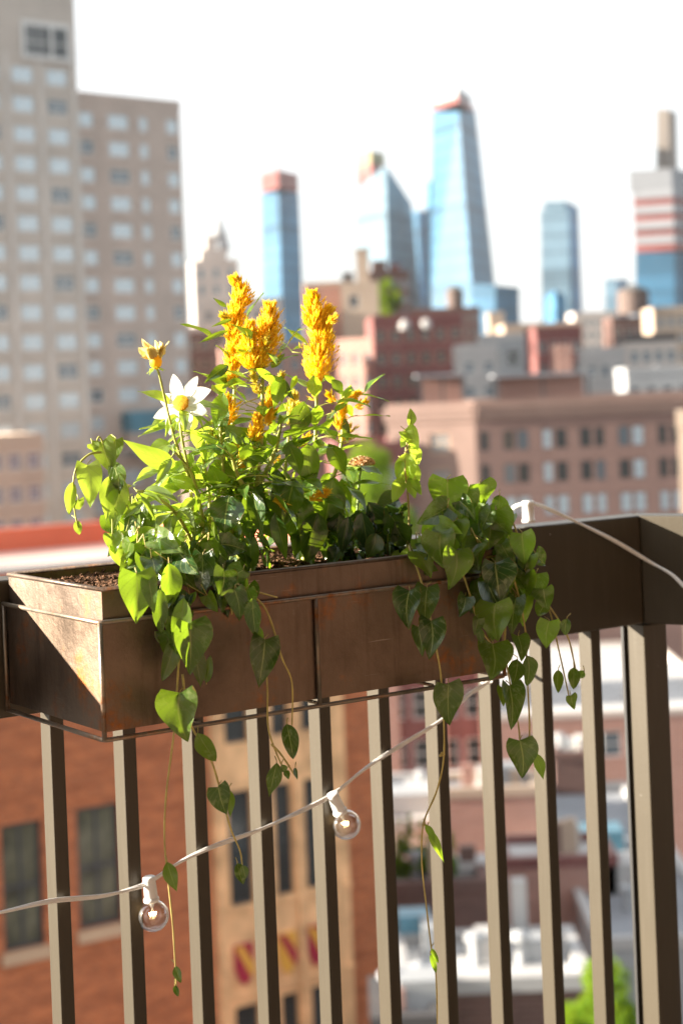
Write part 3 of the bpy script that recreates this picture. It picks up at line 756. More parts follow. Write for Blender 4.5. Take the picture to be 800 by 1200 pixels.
for i in range(90):
    x = r.gauss(436, 24); x = max(395, min(482, x)); y = r.uniform(590, 650) + abs(x-445)*.3
    s = r.uniform(.10, .26); b = rp(x, y, s); d = Vector((r.uniform(-1, 1), r.uniform(-1, 1), r.uniform(-1.6, .1))).normalized(); ln = r.uniform(.02, .04)
    leaf_mesh(f, b, b+d*ln, ln*r.uniform(.5, .9), 'ovate', Vector((r.uniform(-1, 1), r.uniform(-1, .3), r.uniform(0, 1))), r.uniform(.2, 1.0), r.uniform(-.3, .8), 0, r, r.uniform(0, .7), .16)
    if i % 3 == 0: m.tube([b, rp(x, 658, .2)], [.0009, .0015], 5)
stem(m, [rp(390, 660, .2), rp(436, 659, .2), rp(486, 656, .2)], .002)
for q in [(430, 588, 445, 632, 30, .25), (452, 590, 470, 625, 32, .25), (462, 612, 482, 642, 26, .26), (424, 600, 428, 648, 26, .27), (408, 605, 402, 650, 20, .26), (440, 625, 432, 655, 22, .28), (468, 585, 440, 598, 30, .22)]:
    lf(f, *q, 'ovate', tint=r.uniform(.1, .6), fold=.7, curl=.5, rnd=r)
m.build('stem', M['stem_g'], cp, True); f.build('foliage', M['dark_leaf'], cp, True)

# ---- vines
def vine(name, label, cords, leaves, clusters, seed, mats=('ivy', 'ivy_back'), stemmat='stem_t', group='heart leaved vines trailing over the flower box'):
    r = random.Random(seed)
    root = empty(name, rp(*cords[0][0]), label, 'plant', group)
    m = MB(); f = MB(); g = MB()
    for c in cords: stem(m, [rp(*p) for p in c], .00155, .0009, 6)
    if 'bushy' in label: stem(m, [rp(534, 650, .30), rp(562, 654, .30), rp(588, 651, .31), rp(600, 660, .31)], .0016, .0014, 6); stem(m, [rp(540, 640, .26), rp(560, 650, .28), rp(570, 660, .31)], .0016, .0014, 6)
    for q in leaves:
        bx, by, tx, ty, wd, s = q[:6]; kind = q[6] if len(q) > 6 else 'heart'; tint = q[7] if len(q) > 7 else None
        lf(f, bx, by, tx, ty, wd, s, kind, ds=r.uniform(-.01, .015), tint=tint, fold=r.uniform(.12, .4), curl=r.uniform(.05, .35), rnd=r, tw=r.uniform(-.35, .35))
        pb = rp(bx, by, s); m.tube([pb+Vector((r.uniform(-.006, .006), .004, .006)), pb+Vector((0, .001, .002)), pb+Vector((0, 0, -.002))], .0006, 5)
    for (cx, cy, rx, ry, s0, s1, n, lo, hi, droop) in clusters:
        for i in range(n):
            a = r.uniform(0, 6.28); q = math.sqrt(r.random()); x = cx+rx*q*math.cos(a); y = cy+ry*q*math.sin(a); s = r.uniform(s0, s1)
            b = rp(x, y, s); d = Vector((r.uniform(-.8, .8), r.uniform(-.8, .4), -droop+r.uniform(-.5, .7))).normalized(); ln = r.uniform(lo, hi)
            nr = Vector((r.uniform(-.9, .7), -1, r.uniform(-.2, 1.1)))
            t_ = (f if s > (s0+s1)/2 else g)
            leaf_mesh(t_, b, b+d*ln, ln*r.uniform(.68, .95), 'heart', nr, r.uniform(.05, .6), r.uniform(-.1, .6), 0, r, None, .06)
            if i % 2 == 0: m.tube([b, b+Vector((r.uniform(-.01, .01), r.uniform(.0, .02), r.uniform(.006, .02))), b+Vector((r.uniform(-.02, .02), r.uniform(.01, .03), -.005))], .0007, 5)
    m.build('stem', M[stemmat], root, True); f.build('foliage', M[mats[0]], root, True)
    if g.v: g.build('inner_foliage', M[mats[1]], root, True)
    return root

vine('trailing_vine', 'vine spilling over the left front corner of the box with long strands past the bulbs',
     [[(190, 655, .26), (196, 690, .30), (214, 730, .33), (209, 785, .33), (205, 850, .33), (195, 930, .33), (193, 985, .33), (198, 1040, .33), (203, 1090, .33), (207, 1160, .33)],
      [(214, 790, .325), (222, 845, .33), (245, 885, .33), (258, 925, .33), (270, 970, .33), (282, 1000, .33), (284, 1030, .33)],
      [(176, 625, .24), (180, 650, .26), (185, 690, .31)], [(230, 655, .27), (250, 680, .32), (268, 700, .33), (272, 720, .33)]],
     [(160, 672, 161, 733, 44, .325, 'heart', .72), (198, 660, 200, 712, 24, .33, 'ovate', .7), (216, 700, 204, 770, 26, .325, 'lance', .9), (206, 745, 190, 800, 22, .325, 'ovate', .6), (222, 730, 224, 792, 42, .335, 'heart', .5), (211, 812, 218, 872, 44, .33, 'heart', .65), (213, 822, 214, 862, 26, .338, 'heart', .05),
      (232, 858, 254, 895, 24, .33, 'ovate', .7), (256, 922, 266, 956, 28, .33, 'heart', .2), (268, 925, 270, 958, 12, .328, 'lance', .5), (196, 1010, 208, 1046, 22, .335, 'lance', .3), (206, 1132, 212, 1152, 12, .33, 'ovate', .3), (205, 1155, 209, 1168, 8, .33, 'ovate', .1), (278, 1012, 286, 1036, 14, .33, 'ovate', .05), (284, 1014, 288, 1030, 10, .333, 'ovate', .1),
      (238, 650, 234, 705, 34, .31, 'heart', .1), (262, 668, 258, 700, 30, .325, 'heart', .15), (285, 668, 262, 690, 30, .32, 'heart', .2), (275, 690, 280, 730, 24, .33, 'heart', .1), (228, 770, 236, 806, 22, .325, 'heart', .4), (242, 800, 246, 768, 14, .33, 'ovate', .5), (175, 680, 180, 720, 22, .32, 'heart', .5), (188, 690, 190, 745, 20, .318, 'ovate', .4)],
     [(215, 650, 55, 26, .20, .31, 56, .022, .042, .8), (205, 720, 22, 46, .315, .335, 14, .022, .038, 1.5), (265, 685, 28, 22, .29, .33, 14, .022, .036, 1.3), (180, 640, 28, 18, .18, .28, 18, .02, .034, .3)], 61)
vine('trailing_vine', 'thin vine hanging over the front of the box beside the middle seam',
     [[(268, 680, .315), (290, 705, .33), (306, 745, .33), (313, 800, .33), (314, 850, .33), (322, 878, .33), (334, 905, .33)], [(285, 690, .32), (312, 715, .33), (330, 770, .33), (342, 800, .33), (342, 850, .33)], [(318, 872, .33), (330, 885, .333), (345, 908, .33)], [(262, 672, .28), (285, 688, .32), (325, 700, .33)]],
     [(310, 750, 306, 806, 34, .335, 'heart', .1), (296, 700, 300, 750, 22, .33, 'lance', .2), (336, 848, 344, 890, 22, .335, 'ovate', .15), (324, 893, 316, 936, 20, .33, 'lance', .3), (330, 896, 334, 906, 8, .33, 'ovate', .3), (334, 904, 338, 912, 7, .33, 'ovate', .3), (346, 900, 348, 912, 6, .33, 'ovate', .1), (290, 690, 296, 716, 18, .33, 'heart', .3), (304, 735, 308, 750, 8, .33, 'ovate', .5)], [], 62)
vine('trailing_vine', 'vine with a wilting arched stem drooping beyond the left rim of the box',
     [[(172, 655, .20), (160, 620, .20), (140, 570, .20), (122, 522, .20), (116, 512, .20), (112, 524, .2)], [(118, 530, .2), (104, 533, .2), (90, 548, .2), (86, 570, .2), (88, 600, .2), (92, 618, .2)], [(165, 640, .2), (155, 600, .2), (150, 570, .2)]],
     [(103, 545, 106, 597, 36, .205, 'heart', 1.0), (120, 518, 134, 560, 30, .2, 'heart', .3), (136, 515, 130, 545, 22, .2, 'heart', .3), (132, 540, 140, 580, 22, .2, 'lance', .2), (86, 565, 82, 603, 16, .2, 'ovate', .8), (92, 585, 96, 598, 18, .2, 'heart', .3), (90, 610, 94, 627, 11, .2, 'ovate', .7), (108, 520, 112, 530, 14, .2, 'heart', .5),
      (128, 558, 126, 610, 26, .2, 'lance', .6), (140, 555, 132, 625, 28, .21, 'lance', .4), (150, 585, 138, 650, 26, .2, 'ovate', .6), (148, 600, 155, 655, 28, .205, 'ovate', .8), (165, 600, 160, 645, 26, .21, 'ovate', .5), (136, 640, 150, 670, 20, .22, 'heart', .7)],
     [(150, 615, 20, 38, .18, .22, 16, .022, .036, 1.4)], 63, ('dahlia_leaf', 'ivy'), 'stem_y')
vine('trailing_vine', 'upright leafy sprig with pale sunlit leaves rising left of the bushy vine',
     [[(478, 660, .25), (479, 620, .25), (478, 585, .25), (474, 540, .25), (480, 500, .25), (481, 484, .25)]],
     [(480, 500, 481, 478, 14, .25, 'ovate', .6), (474, 505, 490, 528, 24, .25, 'heart', .9), (482, 500, 470, 525, 14, .25, 'ovate', .9), (478, 522, 494, 545, 22, .25, 'ovate', .9), (476, 530, 474, 575, 26, .255, 'lance', 1.0), (480, 540, 490, 578, 22, .25, 'ovate', .8), (472, 540, 464, 560, 13, .25, 'ovate', .9), (472, 560, 462, 588, 16, .25, 'ovate', .9), (484, 565, 494, 580, 16, .25, 'heart', .8), (478, 560, 488, 584, 16, .252, 'ovate', .9)],
     [(482, 650, 14, 12, .22, .28, 10, .014, .026, .2)], 64, ('dahlia_leaf', 'ivy'))
vine('trailing_vine', 'bushy vine of dark heart shaped leaves cascading off the right end of the box',
     [[(540, 640, .26), (575, 600, .28), (596, 605, .30), (610, 640, .31), (620, 678, .32), (642, 712, .32), (655, 765, .32), (666, 815, .32)], [(600, 660, .31), (635, 700, .32), (662, 740, .32), (672, 775, .32), (676, 800, .32)],
      [(570, 660, .31), (590, 720, .325), (592, 770, .325), (607, 850, .325), (608, 878, .325)], [(588, 650, .31), (605, 690, .325), (616, 745, .325), (616, 775, .325)], [(534, 650, .3), (548, 690, .325), (562, 735, .33), (578, 758, .33)], [(612, 905, .325), (620, 860, .322), (616, 775, .325)]],
     [(524, 562, 522, 612, 48, .30, 'heart', .5), (546, 575, 540, 618, 36, .295, 'heart', .2), (562, 566, 568, 592, 34, .28, 'heart', .35), (585, 580, 580, 612, 26, .3, 'ovate', .6), (580, 598, 582, 645, 40, .31, 'heart', .35), (516, 625, 520, 666, 42, .318, 'heart', .6), (534, 645, 528, 692, 38, .32, 'heart', .6), (557, 588, 552, 622, 26, .27, 'heart', .9),
      (580, 660, 586, 705, 42, .325, 'heart', .1), (611, 625, 616, 665, 30, .32, 'heart', .5), (628, 672, 622, 706, 32, .32, 'heart', .3), (636, 690, 642, 715, 26, .32, 'heart', .3), (580, 707, 583, 752, 46, .333, 'heart', .6), (604, 700, 598, 745, 28, .33, 'heart', .3), (577, 754, 575, 798, 40, .335, 'heart', .5), (607, 745, 612, 775, 26, .33, 'heart', .3),
      (597, 803, 600, 856, 34, .333, 'heart', .3), (588, 805, 590, 828, 16, .33, 'heart', .4), (609, 868, 611, 912, 36, .333, 'heart', .25), (626, 882, 638, 916, 13, .33, 'lance', .8), (643, 728, 640, 762, 32, .325, 'heart', .6), (664, 725, 662, 745, 14, .32, 'ovate', .2), (617, 768, 620, 805, 24, .333, 'ovate', .3), (606, 772, 600, 803, 20, .33, 'lance', .3), (654, 785, 654, 812, 12, .32, 'ovate', .4), (672, 782, 672, 808, 18, .32, 'ovate', .25), (684, 786, 678, 796, 10, .32, 'ovate', .4), (668, 815, 674, 832, 14, .32, 'heart', .4),
      (480, 693, 477, 736, 30, .325, 'heart', .1), (500, 688, 497, 735, 34, .33, 'heart', .25), (545, 700, 538, 722, 22, .32, 'heart', .2), (560, 725, 556, 745, 14, .33, 'heart', .5), (560, 735, 564, 755, 12, .33, 'ovate', .5), (640, 705, 630, 722, 18, .32, 'ovate', .3)],
     [(552, 625, 52, 40, .22, .33, 58, .028, .046, .9), (585, 675, 34, 40, .30, .335, 24, .028, .046, 1.4), (508, 640, 26, 22, .24, .32, 22, .022, .036, .8), (615, 670, 20, 34, .305, .33, 10, .024, .038, 1.4)], 65)
vine('trailing_vine', 'longest thin vine, one leafy strand reaching down in front of the middle balusters',
     [[(478, 640, .28), (488, 665, .31), (500, 705, .33), (510, 755, .335), (517, 800, .335), (520, 880, .335), (512, 925, .335), (496, 965, .335), (494, 1010, .335), (499, 1060, .335), (505, 1110, .335), (511, 1150, .335), (512, 1230, .335)], [(495, 966, .335), (506, 972, .335), (512, 990, .335)], [(518, 882, .335), (515, 886, .337), (521, 884, .335)]],
     [(525, 802, 527, 852, 34, .34, 'heart', .25), (505, 728, 502, 772, 32, .338, 'heart', .2), (490, 735, 494, 770, 20, .333, 'heart', .35), (500, 970, 522, 1012, 14, .338, 'lance', .9), (498, 966, 510, 990, 9, .336, 'lance', .8), (505, 1112, 514, 1128, 8, .337, 'ovate', .7), (504, 1118, 513, 1145, 6, .337, 'ovate', .6)], [], 66)

# ================================================================== CITY
def heading(h): h = math.radians(h); return Vector((math.sin(h), math.cos(h), 0)), Vector((-math.cos(h), math.sin(h), 0))
def line_to(O, t, px, py):                            # length along t from O until pixel column px
    a, _ = ray(px, py); return (a*O.y - O.x)/(t.x - a*t.y)
WIN = {}
def window_obj(key, w_, h_, fm, gm, split, nested):
    if key in WIN: return WIN[key]
    m = MB(); e = .09*min(w_, 1.6)
    m.box(-w_/2, w_/2, -.04, .06, 0, e, 0); m.box(-w_/2, w_/2, -.04, .06, h_-e, h_, 0)
    m.box(-w_/2, -w_/2+e, -.035, .055, e, h_-e, 0); m.box(w_/2-e, w_/2, -.035, .055, e, h_-e, 0)
    if split:
        m.box(-w_/2+e, w_/2-e, -.03, .05, h_*.48, h_*.48+e*.8, 0)
        if split > 1: m.box(-e*.4, e*.4, -.028, .048, e, h_*.48, 0); m.box(-e*.4, e*.4, -.028, .048, h_*.48+e*.8, h_-e, 0)
    if nested:
        o = m.build('window', [fm]); g = MB(); g.box(-w_/2+e*.5, w_/2-e*.5, .0, .02, e*.5, h_-e*.5)
        p = g.build('pane', [gm]); p.parent = o
    else:
        m.box(-w_/2+e*.5, w_/2-e*.5, .0, .02, e*.5, h_-e*.5, 1); o = m.build('window', [fm, gm])
    WIN[key] = [o, False]; return WIN[key]
def place_window(key, w_, h_, fm, gm, split, P_, d, parent, nested=False):
    rec = window_obj(key, w_, h_, fm, gm, split, nested)
    if not rec[1]: o = rec[0]; rec[1] = True
    else:
        o = rec[0].copy(); C.objects.link(o)
        for ch in rec[0].children:
            c = ch.copy(); C.objects.link(c); c.parent = o
    o.location = P_; o.rotation_euler = (0, 0, math.atan2(d.y, d.x)); o.parent = parent; o.matrix_parent_inverse = world_of(parent).inverted()
    return o
def facade(m, P_, d, q, Wd, z0, z1, ops, rec=.22, mi=0):
    xs = sorted(set([0, Wd]+[v for o in ops for v in (o[0], o[1])])); zs = sorted(set([z0, z1]+[v for o in ops for v in (o[2], o[3])]))
    def inop(x, z): return any(o[0] < x < o[1] and o[2] < z < o[3] for o in ops)
    pt = lambda x, z, k=0: P_ + d*x - q*k + UP*z
    for j in range(len(zs)-1):
        run = None
        for i in range(len(xs)-1):
            if inop((xs[i]+xs[i+1])/2, (zs[j]+zs[j+1])/2):
                if run is not None: m.quad(pt(run, zs[j]), pt(xs[i], zs[j]), pt(xs[i], zs[j+1]), pt(run, zs[j+1]), mi); run = None
            elif run is None: run = xs[i]
        if run is not None: m.quad(pt(run, zs[j]), pt(Wd, zs[j]), pt(Wd, zs[j+1]), pt(run, zs[j+1]), mi)
    for (a, b, c, e) in ops:
        for (A, B) in (((a, c), (b, c)), ((b, c), (b, e)), ((b, e), (a, e)), ((a, e), (a, c))):
            m.quad(pt(*A), pt(*B), pt(B[0], B[1], rec), pt(A[0], A[1], rec), mi)
        m.quad(pt(a, c, rec+.1), pt(b, c, rec+.1), pt(b, e, rec+.1), pt(a, e, rec+.1), mi)
def building(name, label, O, h, Wd, Dp, zt, wall, roof='roof_grey', floor=3.2, front=None, left=None, right=None, cat='building', group=None, zb=GZ, parapet=.9, trim=None, cornice=0, rows_to=None, pmat=None):
    """front/left/right: dict(cols, w, h, rows, top, frame, glass, split)"""
    t, mm = heading(h); O = Vector((O.x, O.y, 0))
    root = empty(name, O+t*Wd/2+mm*Dp/2+UP*zb, label, cat, group)
    wm = MB(); zw = zt-parapet
    sides = {'front': (O, t, -mm, Wd, front), 'left': (O+mm*Dp, -mm, -t, Dp, left), 'right': (O+t*Wd, mm, t, Dp, right)}
    for sk, (P_, d, q, L, cfg) in sides.items():
        ops = []
        if cfg:
            n = cfg['cols']; ww = cfg['w']; wh = cfg['h']; top = cfg.get('top', 1.0); fl = cfg.get('floor', floor)
            xs = cfg.get('xs') or [L*(i+.5)/n for i in range(n)]
            for rj in range(cfg['rows']):
                zc = zw-top-wh-rj*fl
                for xi, x in enumerate(xs):
                    w_ = ww if not isinstance(ww, list) else ww[xi]
                    ops.append((x-w_/2, x+w_/2, zc, zc+wh))
                    gl = cfg.get('glass', 'winglass'); fr = cfg.get('frame', 'frame_white')
                    if isinstance(gl, list): gl = gl[(rj*7+xi*3+rj*xi) % len(gl)]
                    place_window((name, label, w_, wh, gl), w_, wh, M[fr], M[gl], cfg.get('split', 1), P_+d*x - q*.15 + UP*zc, d, root, cfg.get('nested', False))
        facade(wm, P_, d, q, L, zb, zw, ops)
    wm.quad(O+t*Wd+mm*Dp+UP*zb, O+mm*Dp+UP*zb, O+mm*Dp+UP*zw, O+t*Wd+mm*Dp+UP*zw)
    wm.build('wall', M[wall], root)
    ov = .06; pw = .35; pm = MB()
    Q = O - t*ov - mm*ov + UP*zw; A = Wd+2*ov; B = Dp+2*ov
    pm.obox(Q, t*A, mm*pw, UP*parapet); pm.obox(Q+mm*(B-pw), t*A, mm*pw, UP*parapet)
    pm.obox(Q+mm*pw, t*pw, mm*(B-2*pw), UP*parapet); pm.obox(Q+mm*pw+t*(A-pw), t*pw, mm*(B-2*pw), UP*parapet)
    pm.build('parapet', M[pmat or trim or wall], root)
    rm = MB(); rm.obox(O+t*.28+mm*.28+UP*(zw-.02), t*(Wd-.56), mm*(Dp-.56), UP*.12); rm.build('roof', M[roof], root)
    if cornice:
        cm = MB(); k = cornice
        for zz, kk, hh in ((zw-.25, k, .5), (zw-.75, k*.6, .5), (zw+.253, k*1.25, .22)):
            cm.obox(O-t*kk-mm*kk+UP*zz, t*(Wd+2*kk), mm*(kk-.003), UP*hh)
            cm.obox(O-t*kk-mm*.003+UP*zz, t*(kk-.003), mm*(Dp+kk), UP*hh)
        cm.build('cornice', M[trim or wall], root)
    root['_z'] = zw
    return root, O, t, mm, zw
def bpx(name, label, x0, x1, yt, D, h, Dp, wall, **k):
    t, mm = heading(h); O = at(x0, yt, D); L = line_to(O, t, x1, yt)
    return building(name, label, O, h, L, Dp, O.z, wall, **k)
def roofbox(parent, O, t, mm, x, y, w_, d_, z, h_, mat, name='bulkhead'):
    m = MB(); m.obox(O+t*x+mm*y+UP*z, t*w_, mm*d_, UP*h_); return m.build(name, M[mat], parent)

pale = ['winglass_pale', 'winglass', 'winglass_pale', 'winglass_pale', 'winglass', 'winglass_pale']
# left apartment tower and its wing
K = 1.17; O = at(78, 300, 186*K); O.z = 0; t, mm = heading(47)
Lb = 17.0
Ow = O + t*(-.2)
LW = line_to(Ow, t, 211, 130); KW = LW/17.6
building('apartment_tower', 'tall tan apartment tower cut off by the left edge of the picture', Ow - t*16*K - mm*3.5*K, 47, 16*K, 22, 52*K, 'w_tower', floor=3.0*K,
         front=dict(cols=4, xs=[1.3*K, 5.4*K, 9.4*K, 13.5*K], w=2.5*K, h=1.6*K, rows=23, top=18.0*K, glass=pale, split=2), right=dict(cols=1, xs=[1.8], w=1.4, h=1.7, rows=1, top=8, glass='winglass_dark'))
tw = bpy.data.objects['apartment_tower']
pm = MB(); tO = Ow - t*16*K - mm*3.5*K
for x in (3.35*K, 7.4*K, 11.45*K, 15.5*K): pm.obox(tO+t*(x-.28)-mm*.12+UP*GZ, t*.56, mm*.118, UP*(34.5*K-GZ))
pm.build('pier', M['concrete'], tw)
# big framed window near the top
z_ = at(30, 64, 177*K).z
fm = MB(); bx0 = 9.3*K; bw = 5.9*K; bh = 3.9*K
fm.obox(tO+t*bx0-mm*.3+UP*z_, t*bw, mm*.295, UP*.5); fm.obox(tO+t*bx0-mm*.3+UP*(z_+bh-.6), t*bw, mm*.295, UP*.6)
fm.obox(tO+t*bx0-mm*.29+UP*(z_+.5), t*.5, mm*.285, UP*(bh-1.1)); fm.obox(tO+t*(bx0+bw-.5)-mm*.29+UP*(z_+.5), t*.5, mm*.285, UP*(bh-1.1)); fm.obox(tO+t*(bx0+bw*.58)-mm*.28+UP*(z_+.5), t*.4, mm*.275, UP*(bh-1.1))
bf = fm.build('picture_window', M['frame_white'], tw)
fm = MB(); fm.obox(tO+t*(bx0+.5)-mm*.1+UP*(z_+.5), t*(bw-1), mm*.09, UP*(bh-1.1)); fm.build('pane', M['winglass_dark'], bf)
fm = MB()
for q in (.2, .38): fm.obox(tO+t*(bx0+bw*q)-mm*.16+UP*(z_+.5), t*.14, mm*.05, UP*(bh-1.1))
fm.obox(tO+t*(bx0+.5)-mm*.17+UP*(z_+bh*.45), t*(bw-1), mm*.06, UP*.14); fm.build('glazing_bar', M['frame_white'], bf)
wz = at(78, 104, 186*K).z
building('apartment_building', 'pinkish tan apartment block with rows of wide windows beside the tall tower', Ow, 47, LW, 22, wz, 'w_wing', floor=2.93*K,
         front=dict(cols=4, xs=[3.1*KW, 8.3*KW, 12.0*KW, 16.3*KW], w=[3.2*KW, 2.9*KW, 1.2*KW, 1.7*KW], h=1.55*K, rows=17, top=1.3*K, glass=pale, split=2), parapet=1.0)
wg = bpy.data.objects['apartment_building']
m = MB(); zz = at(160, 505, 196*K).z; m.obox(Ow+t*6.5*K-mm*1.6+UP*zz, t*9.0*KW, mm*1.59, UP*2.6); m.build('glazed_bay', M['skylight'], wg)
m = MB(); m.obox(Ow+t*6.2*K-mm*1.8+UP*(zz-2.2), t*10.5*KW, mm*1.79, UP*2.19); m.build('balcony', M['w_wing'], wg)
# flat corner strip, recess shade put into its dark colour
m = MB(); m.obox(Ow+t*.1-mm*.06+UP*GZ, t*2.0, mm*.055, UP*(wz-2-GZ)); m.build('recess_shade', M['recess'], wg)
# blocks at the foot of the tower
bpx('apartment_building', 'low tan block with dark windows below the tall tower', -40, 50, 512, 165, 52, 12, 'beige', floor=3.1, front=dict(cols=4, w=1.5, h=1.6, rows=6, top=.9, glass='winglass', split=1))

# near brick building (bottom left)
brk = None
Ob = at(-30, 900, 49.5); tb, mb = heading(57.5)
ztop = at(0, 674, 49.5).z
Lend = line_to(Ob, tb, 441, 900)
Lsand0 = line_to(Ob, tb, 246, 950); Lsand1 = line_to(Ob, tb, 402, 950)
def Lx(x, y=1000): return line_to(Ob, tb, x, y)
root = empty('brick_building', Ob+UP*(GZ-Ob.z), 'red brick building with a sandstone bay and crimson shields, seen below the flower box', 'building')
Ob0 = Vector((Ob.x, Ob.y, 0))
def zat(x, y):
    L = Lx(x, y); D = (Ob0+tb*L).y; return at(x, y, D).z
wm = MB(); ops = []; nwin = []
for (xa, xb, ya, yb, fr, gl) in [(2, 50, 964, 1117, 'frame_dark', 'winglass_olive'), (91, 142, 944, 1090, 'frame_dark', 'winglass_olive')]:
    a, b = Lx(xa), Lx(xb); c = zat((xa+xb)/2, yb-4); e = zat((xa+xb)/2, ya)
    for k in (0, 2, 4):
        dz = k*4.6
        if e-dz > ztop-1: continue
        ops.append((a, b, c-dz, e-dz)); nwin.append(((a+b)/2, c-dz, b-a, e-c, fr, gl, .2))
wall0 = facade(wm, Ob0, tb, -mb, Lsand0, GZ, ztop-.9, ops, .28)
q_ = Ob0+tb*Lsand1; facade(wm, q_, tb, -mb, Lend-Lsand1, GZ, ztop-.9, [])
facade(wm, Ob0+mb*16, -mb, -tb, 16, GZ, ztop-.9, []); facade(wm, Ob0+tb*Lend, mb, tb, 16, GZ, ztop-.9, [])
wm.quad(Ob0+tb*Lend+mb*16+UP*GZ, Ob0+mb*16+UP*GZ, Ob0+mb*16+UP*(ztop-.9), Ob0+tb*Lend+mb*16+UP*(ztop-.9))
wm.build('wall', M['brick_near'], root)
sops = []
for (xa, xb) in ((263, 291), (318, 338), (353, 372)):
    a, b = Lx(xa, 970)-Lsand0, Lx(xb, 970)-Lsand0; xm = (xa+xb)/2
    e = zat(xm, 925-(xm-275)*.17); c = zat(xm, 1060-(xm-275)*.24)
    e2 = zat(xm, 1178-(xm-275)*.27); 
    for (c_, e_) in ((c, e), (e2-3.2, e2), (c+4.9, e+4.9), (e2-8, e2-4.7)):
        if e_ > ztop-1: continue
        sops.append((a, b, c_, e_)); nwin.append(((a+b)/2+Lsand0, c_, b-a, e_-c_, 'frame_dark', 'winglass_dark', -.05))
sm = MB(); so_off = -mb*.25
facade(sm, Ob0+tb*Lsand0+so_off, tb, -mb, Lsand1-Lsand0, GZ, ztop-.4, sops, .3)
sm.quad(Ob0+tb*Lsand0+so_off+UP*GZ, Ob0+tb*Lsand0+so_off+UP*(ztop-.4), Ob0+tb*Lsand0+mb*.3+UP*(ztop-.4), Ob0+tb*Lsand0+mb*.3+UP*GZ)
sm.quad(Ob0+tb*Lsand1+so_off+UP*GZ, Ob0+tb*Lsand1+mb*.3+UP*GZ, Ob0+tb*Lsand1+mb*.3+UP*(ztop-.4), Ob0+tb*Lsand1+so_off+UP*(ztop-.4))
bay = sm.build('sandstone_bay', M['sandstone'], root)
# mullion piers on the bay

m = MB()
for xx in (252, 303, 345, 388): m.obox(Ob0+so_off+tb*(Lx(xx, 1000)-.09)-mb*.12+UP*(GZ+4), tb*.2, mb*.119, UP*(ztop-8-GZ))
for yy in (1068, 1168):
    m.obox(Ob0+so_off+tb*Lsand0-mb*.09+UP*zat(262, yy), tb*(Lsand1-Lsand0), mb*.088, UP*.14)
m.build('bay_pier', M['sandstone'], root)
for (L, z, w_, h_, fr, gl, off) in nwin:
    place_window(('near', round(w_, 2), round(h_, 2)), w_, h_, M[fr], M[gl], 2 if w_ > 1 else 1, Ob0+tb*L+mb*off+UP*z, tb, root, True)
for (xa, xb, ya, yb) in [(2, 50, 964, 1117), (91, 142, 944, 1090)]:
    a, b = Lx(xa), Lx(xb); c = zat((xa+xb)/2, yb-4)
    for k in (0, 2, 4):
        m = MB(); m.obox(Ob0+tb*(a-.12)-mb*.16+UP*(c-.34-k*4.6), tb*(b-a+.24), mb*.3, UP*.338); m.build('sill', M['frame_tan'], root)
for xx, kk in ((280, 0), (331, 1), (365, 2)):
    L = Lx(xx, 1120); z = zat(xx, 1152-(xx-280)*.27); w_ = .62; h_ = 1.25
    m = MB(); pts = [(-.5, 1), (.5, 1), (.5, .42), (.3, .14), (0, 0), (-.3, .14), (-.5, .42)]
    base = Ob0+so_off+tb*L-mb*.002+UP*z
    fr_ = [base-mb*.10+tb*(x*w_)+UP*(y*h_) for x, y in pts]; bk = [base+tb*(x*w_)+UP*(y*h_) for x, y in pts]
    n = len(pts); m.add(fr_+bk, [tuple(range(n))[::-1]] + [(i, (i+1) % n, n+(i+1) % n, n+i) for i in range(n)])
    sh = m.build('shield', M['shield_red' if kk != 1 else 'shield_gold'], root)
    m = MB(); A = base-mb*.13
    m.add([A+tb*(-.5*w_)+UP*h_*.98, A+tb*(-.12*w_)+UP*h_*.98, A+tb*(.5*w_)+UP*h_*.5, A+tb*(.46*w_)+UP*h_*.24, A+tb*(.3*w_)+UP*h_*.22]+[p+mb*.028 for p in [A+tb*(-.5*w_)+UP*h_*.98, A+tb*(-.12*w_)+UP*h_*.98, A+tb*(.5*w_)+UP*h_*.5, A+tb*(.46*w_)+UP*h_*.24, A+tb*(.3*w_)+UP*h_*.22]], [(4, 3, 2, 1, 0), (0, 1, 6, 5), (1, 2, 7, 6), (2, 3, 8, 7), (3, 4, 9, 8), (4, 0, 5, 9)])
    m.build('band', M['shield_gold' if kk != 1 else 'shield_red'], sh)
m = MB(); Q = Ob0 - mb*.1 - tb*.1+UP*(ztop-.9)
m.obox(Q, tb*(Lend+.2), mb*.5, UP*.9); m.obox(Q+mb*15.7, tb*(Lend+.2), mb*.5, UP*.9)
m.obox(Q+mb*.5+tb*(Lend-.3), tb*.5, mb*15.2, UP*.9); m.obox(Q+mb*.5, tb*.5, mb*15.2, UP*.9)
m.build('parapet', M['roof_red'], root)
m = MB(); m.obox(Q+UP*.9-mb*.05-tb*.05, tb*(Lend+.3), mb*.6, UP*.15); m.build('coping', M['concrete'], root)
m = MB(); m.obox(Ob0+mb*.35+tb*.35+UP*(ztop-.95), tb*(Lend-.6), mb*15.3, UP*.1); m.build('roof', M['roof_pink'], root)
m = MB(); m.obox(Ob0+mb*9+tb*.8+UP*(ztop-.8), tb*3, mb*3, UP*1.0); m.build('roof_vent', M['whitewall'], root)

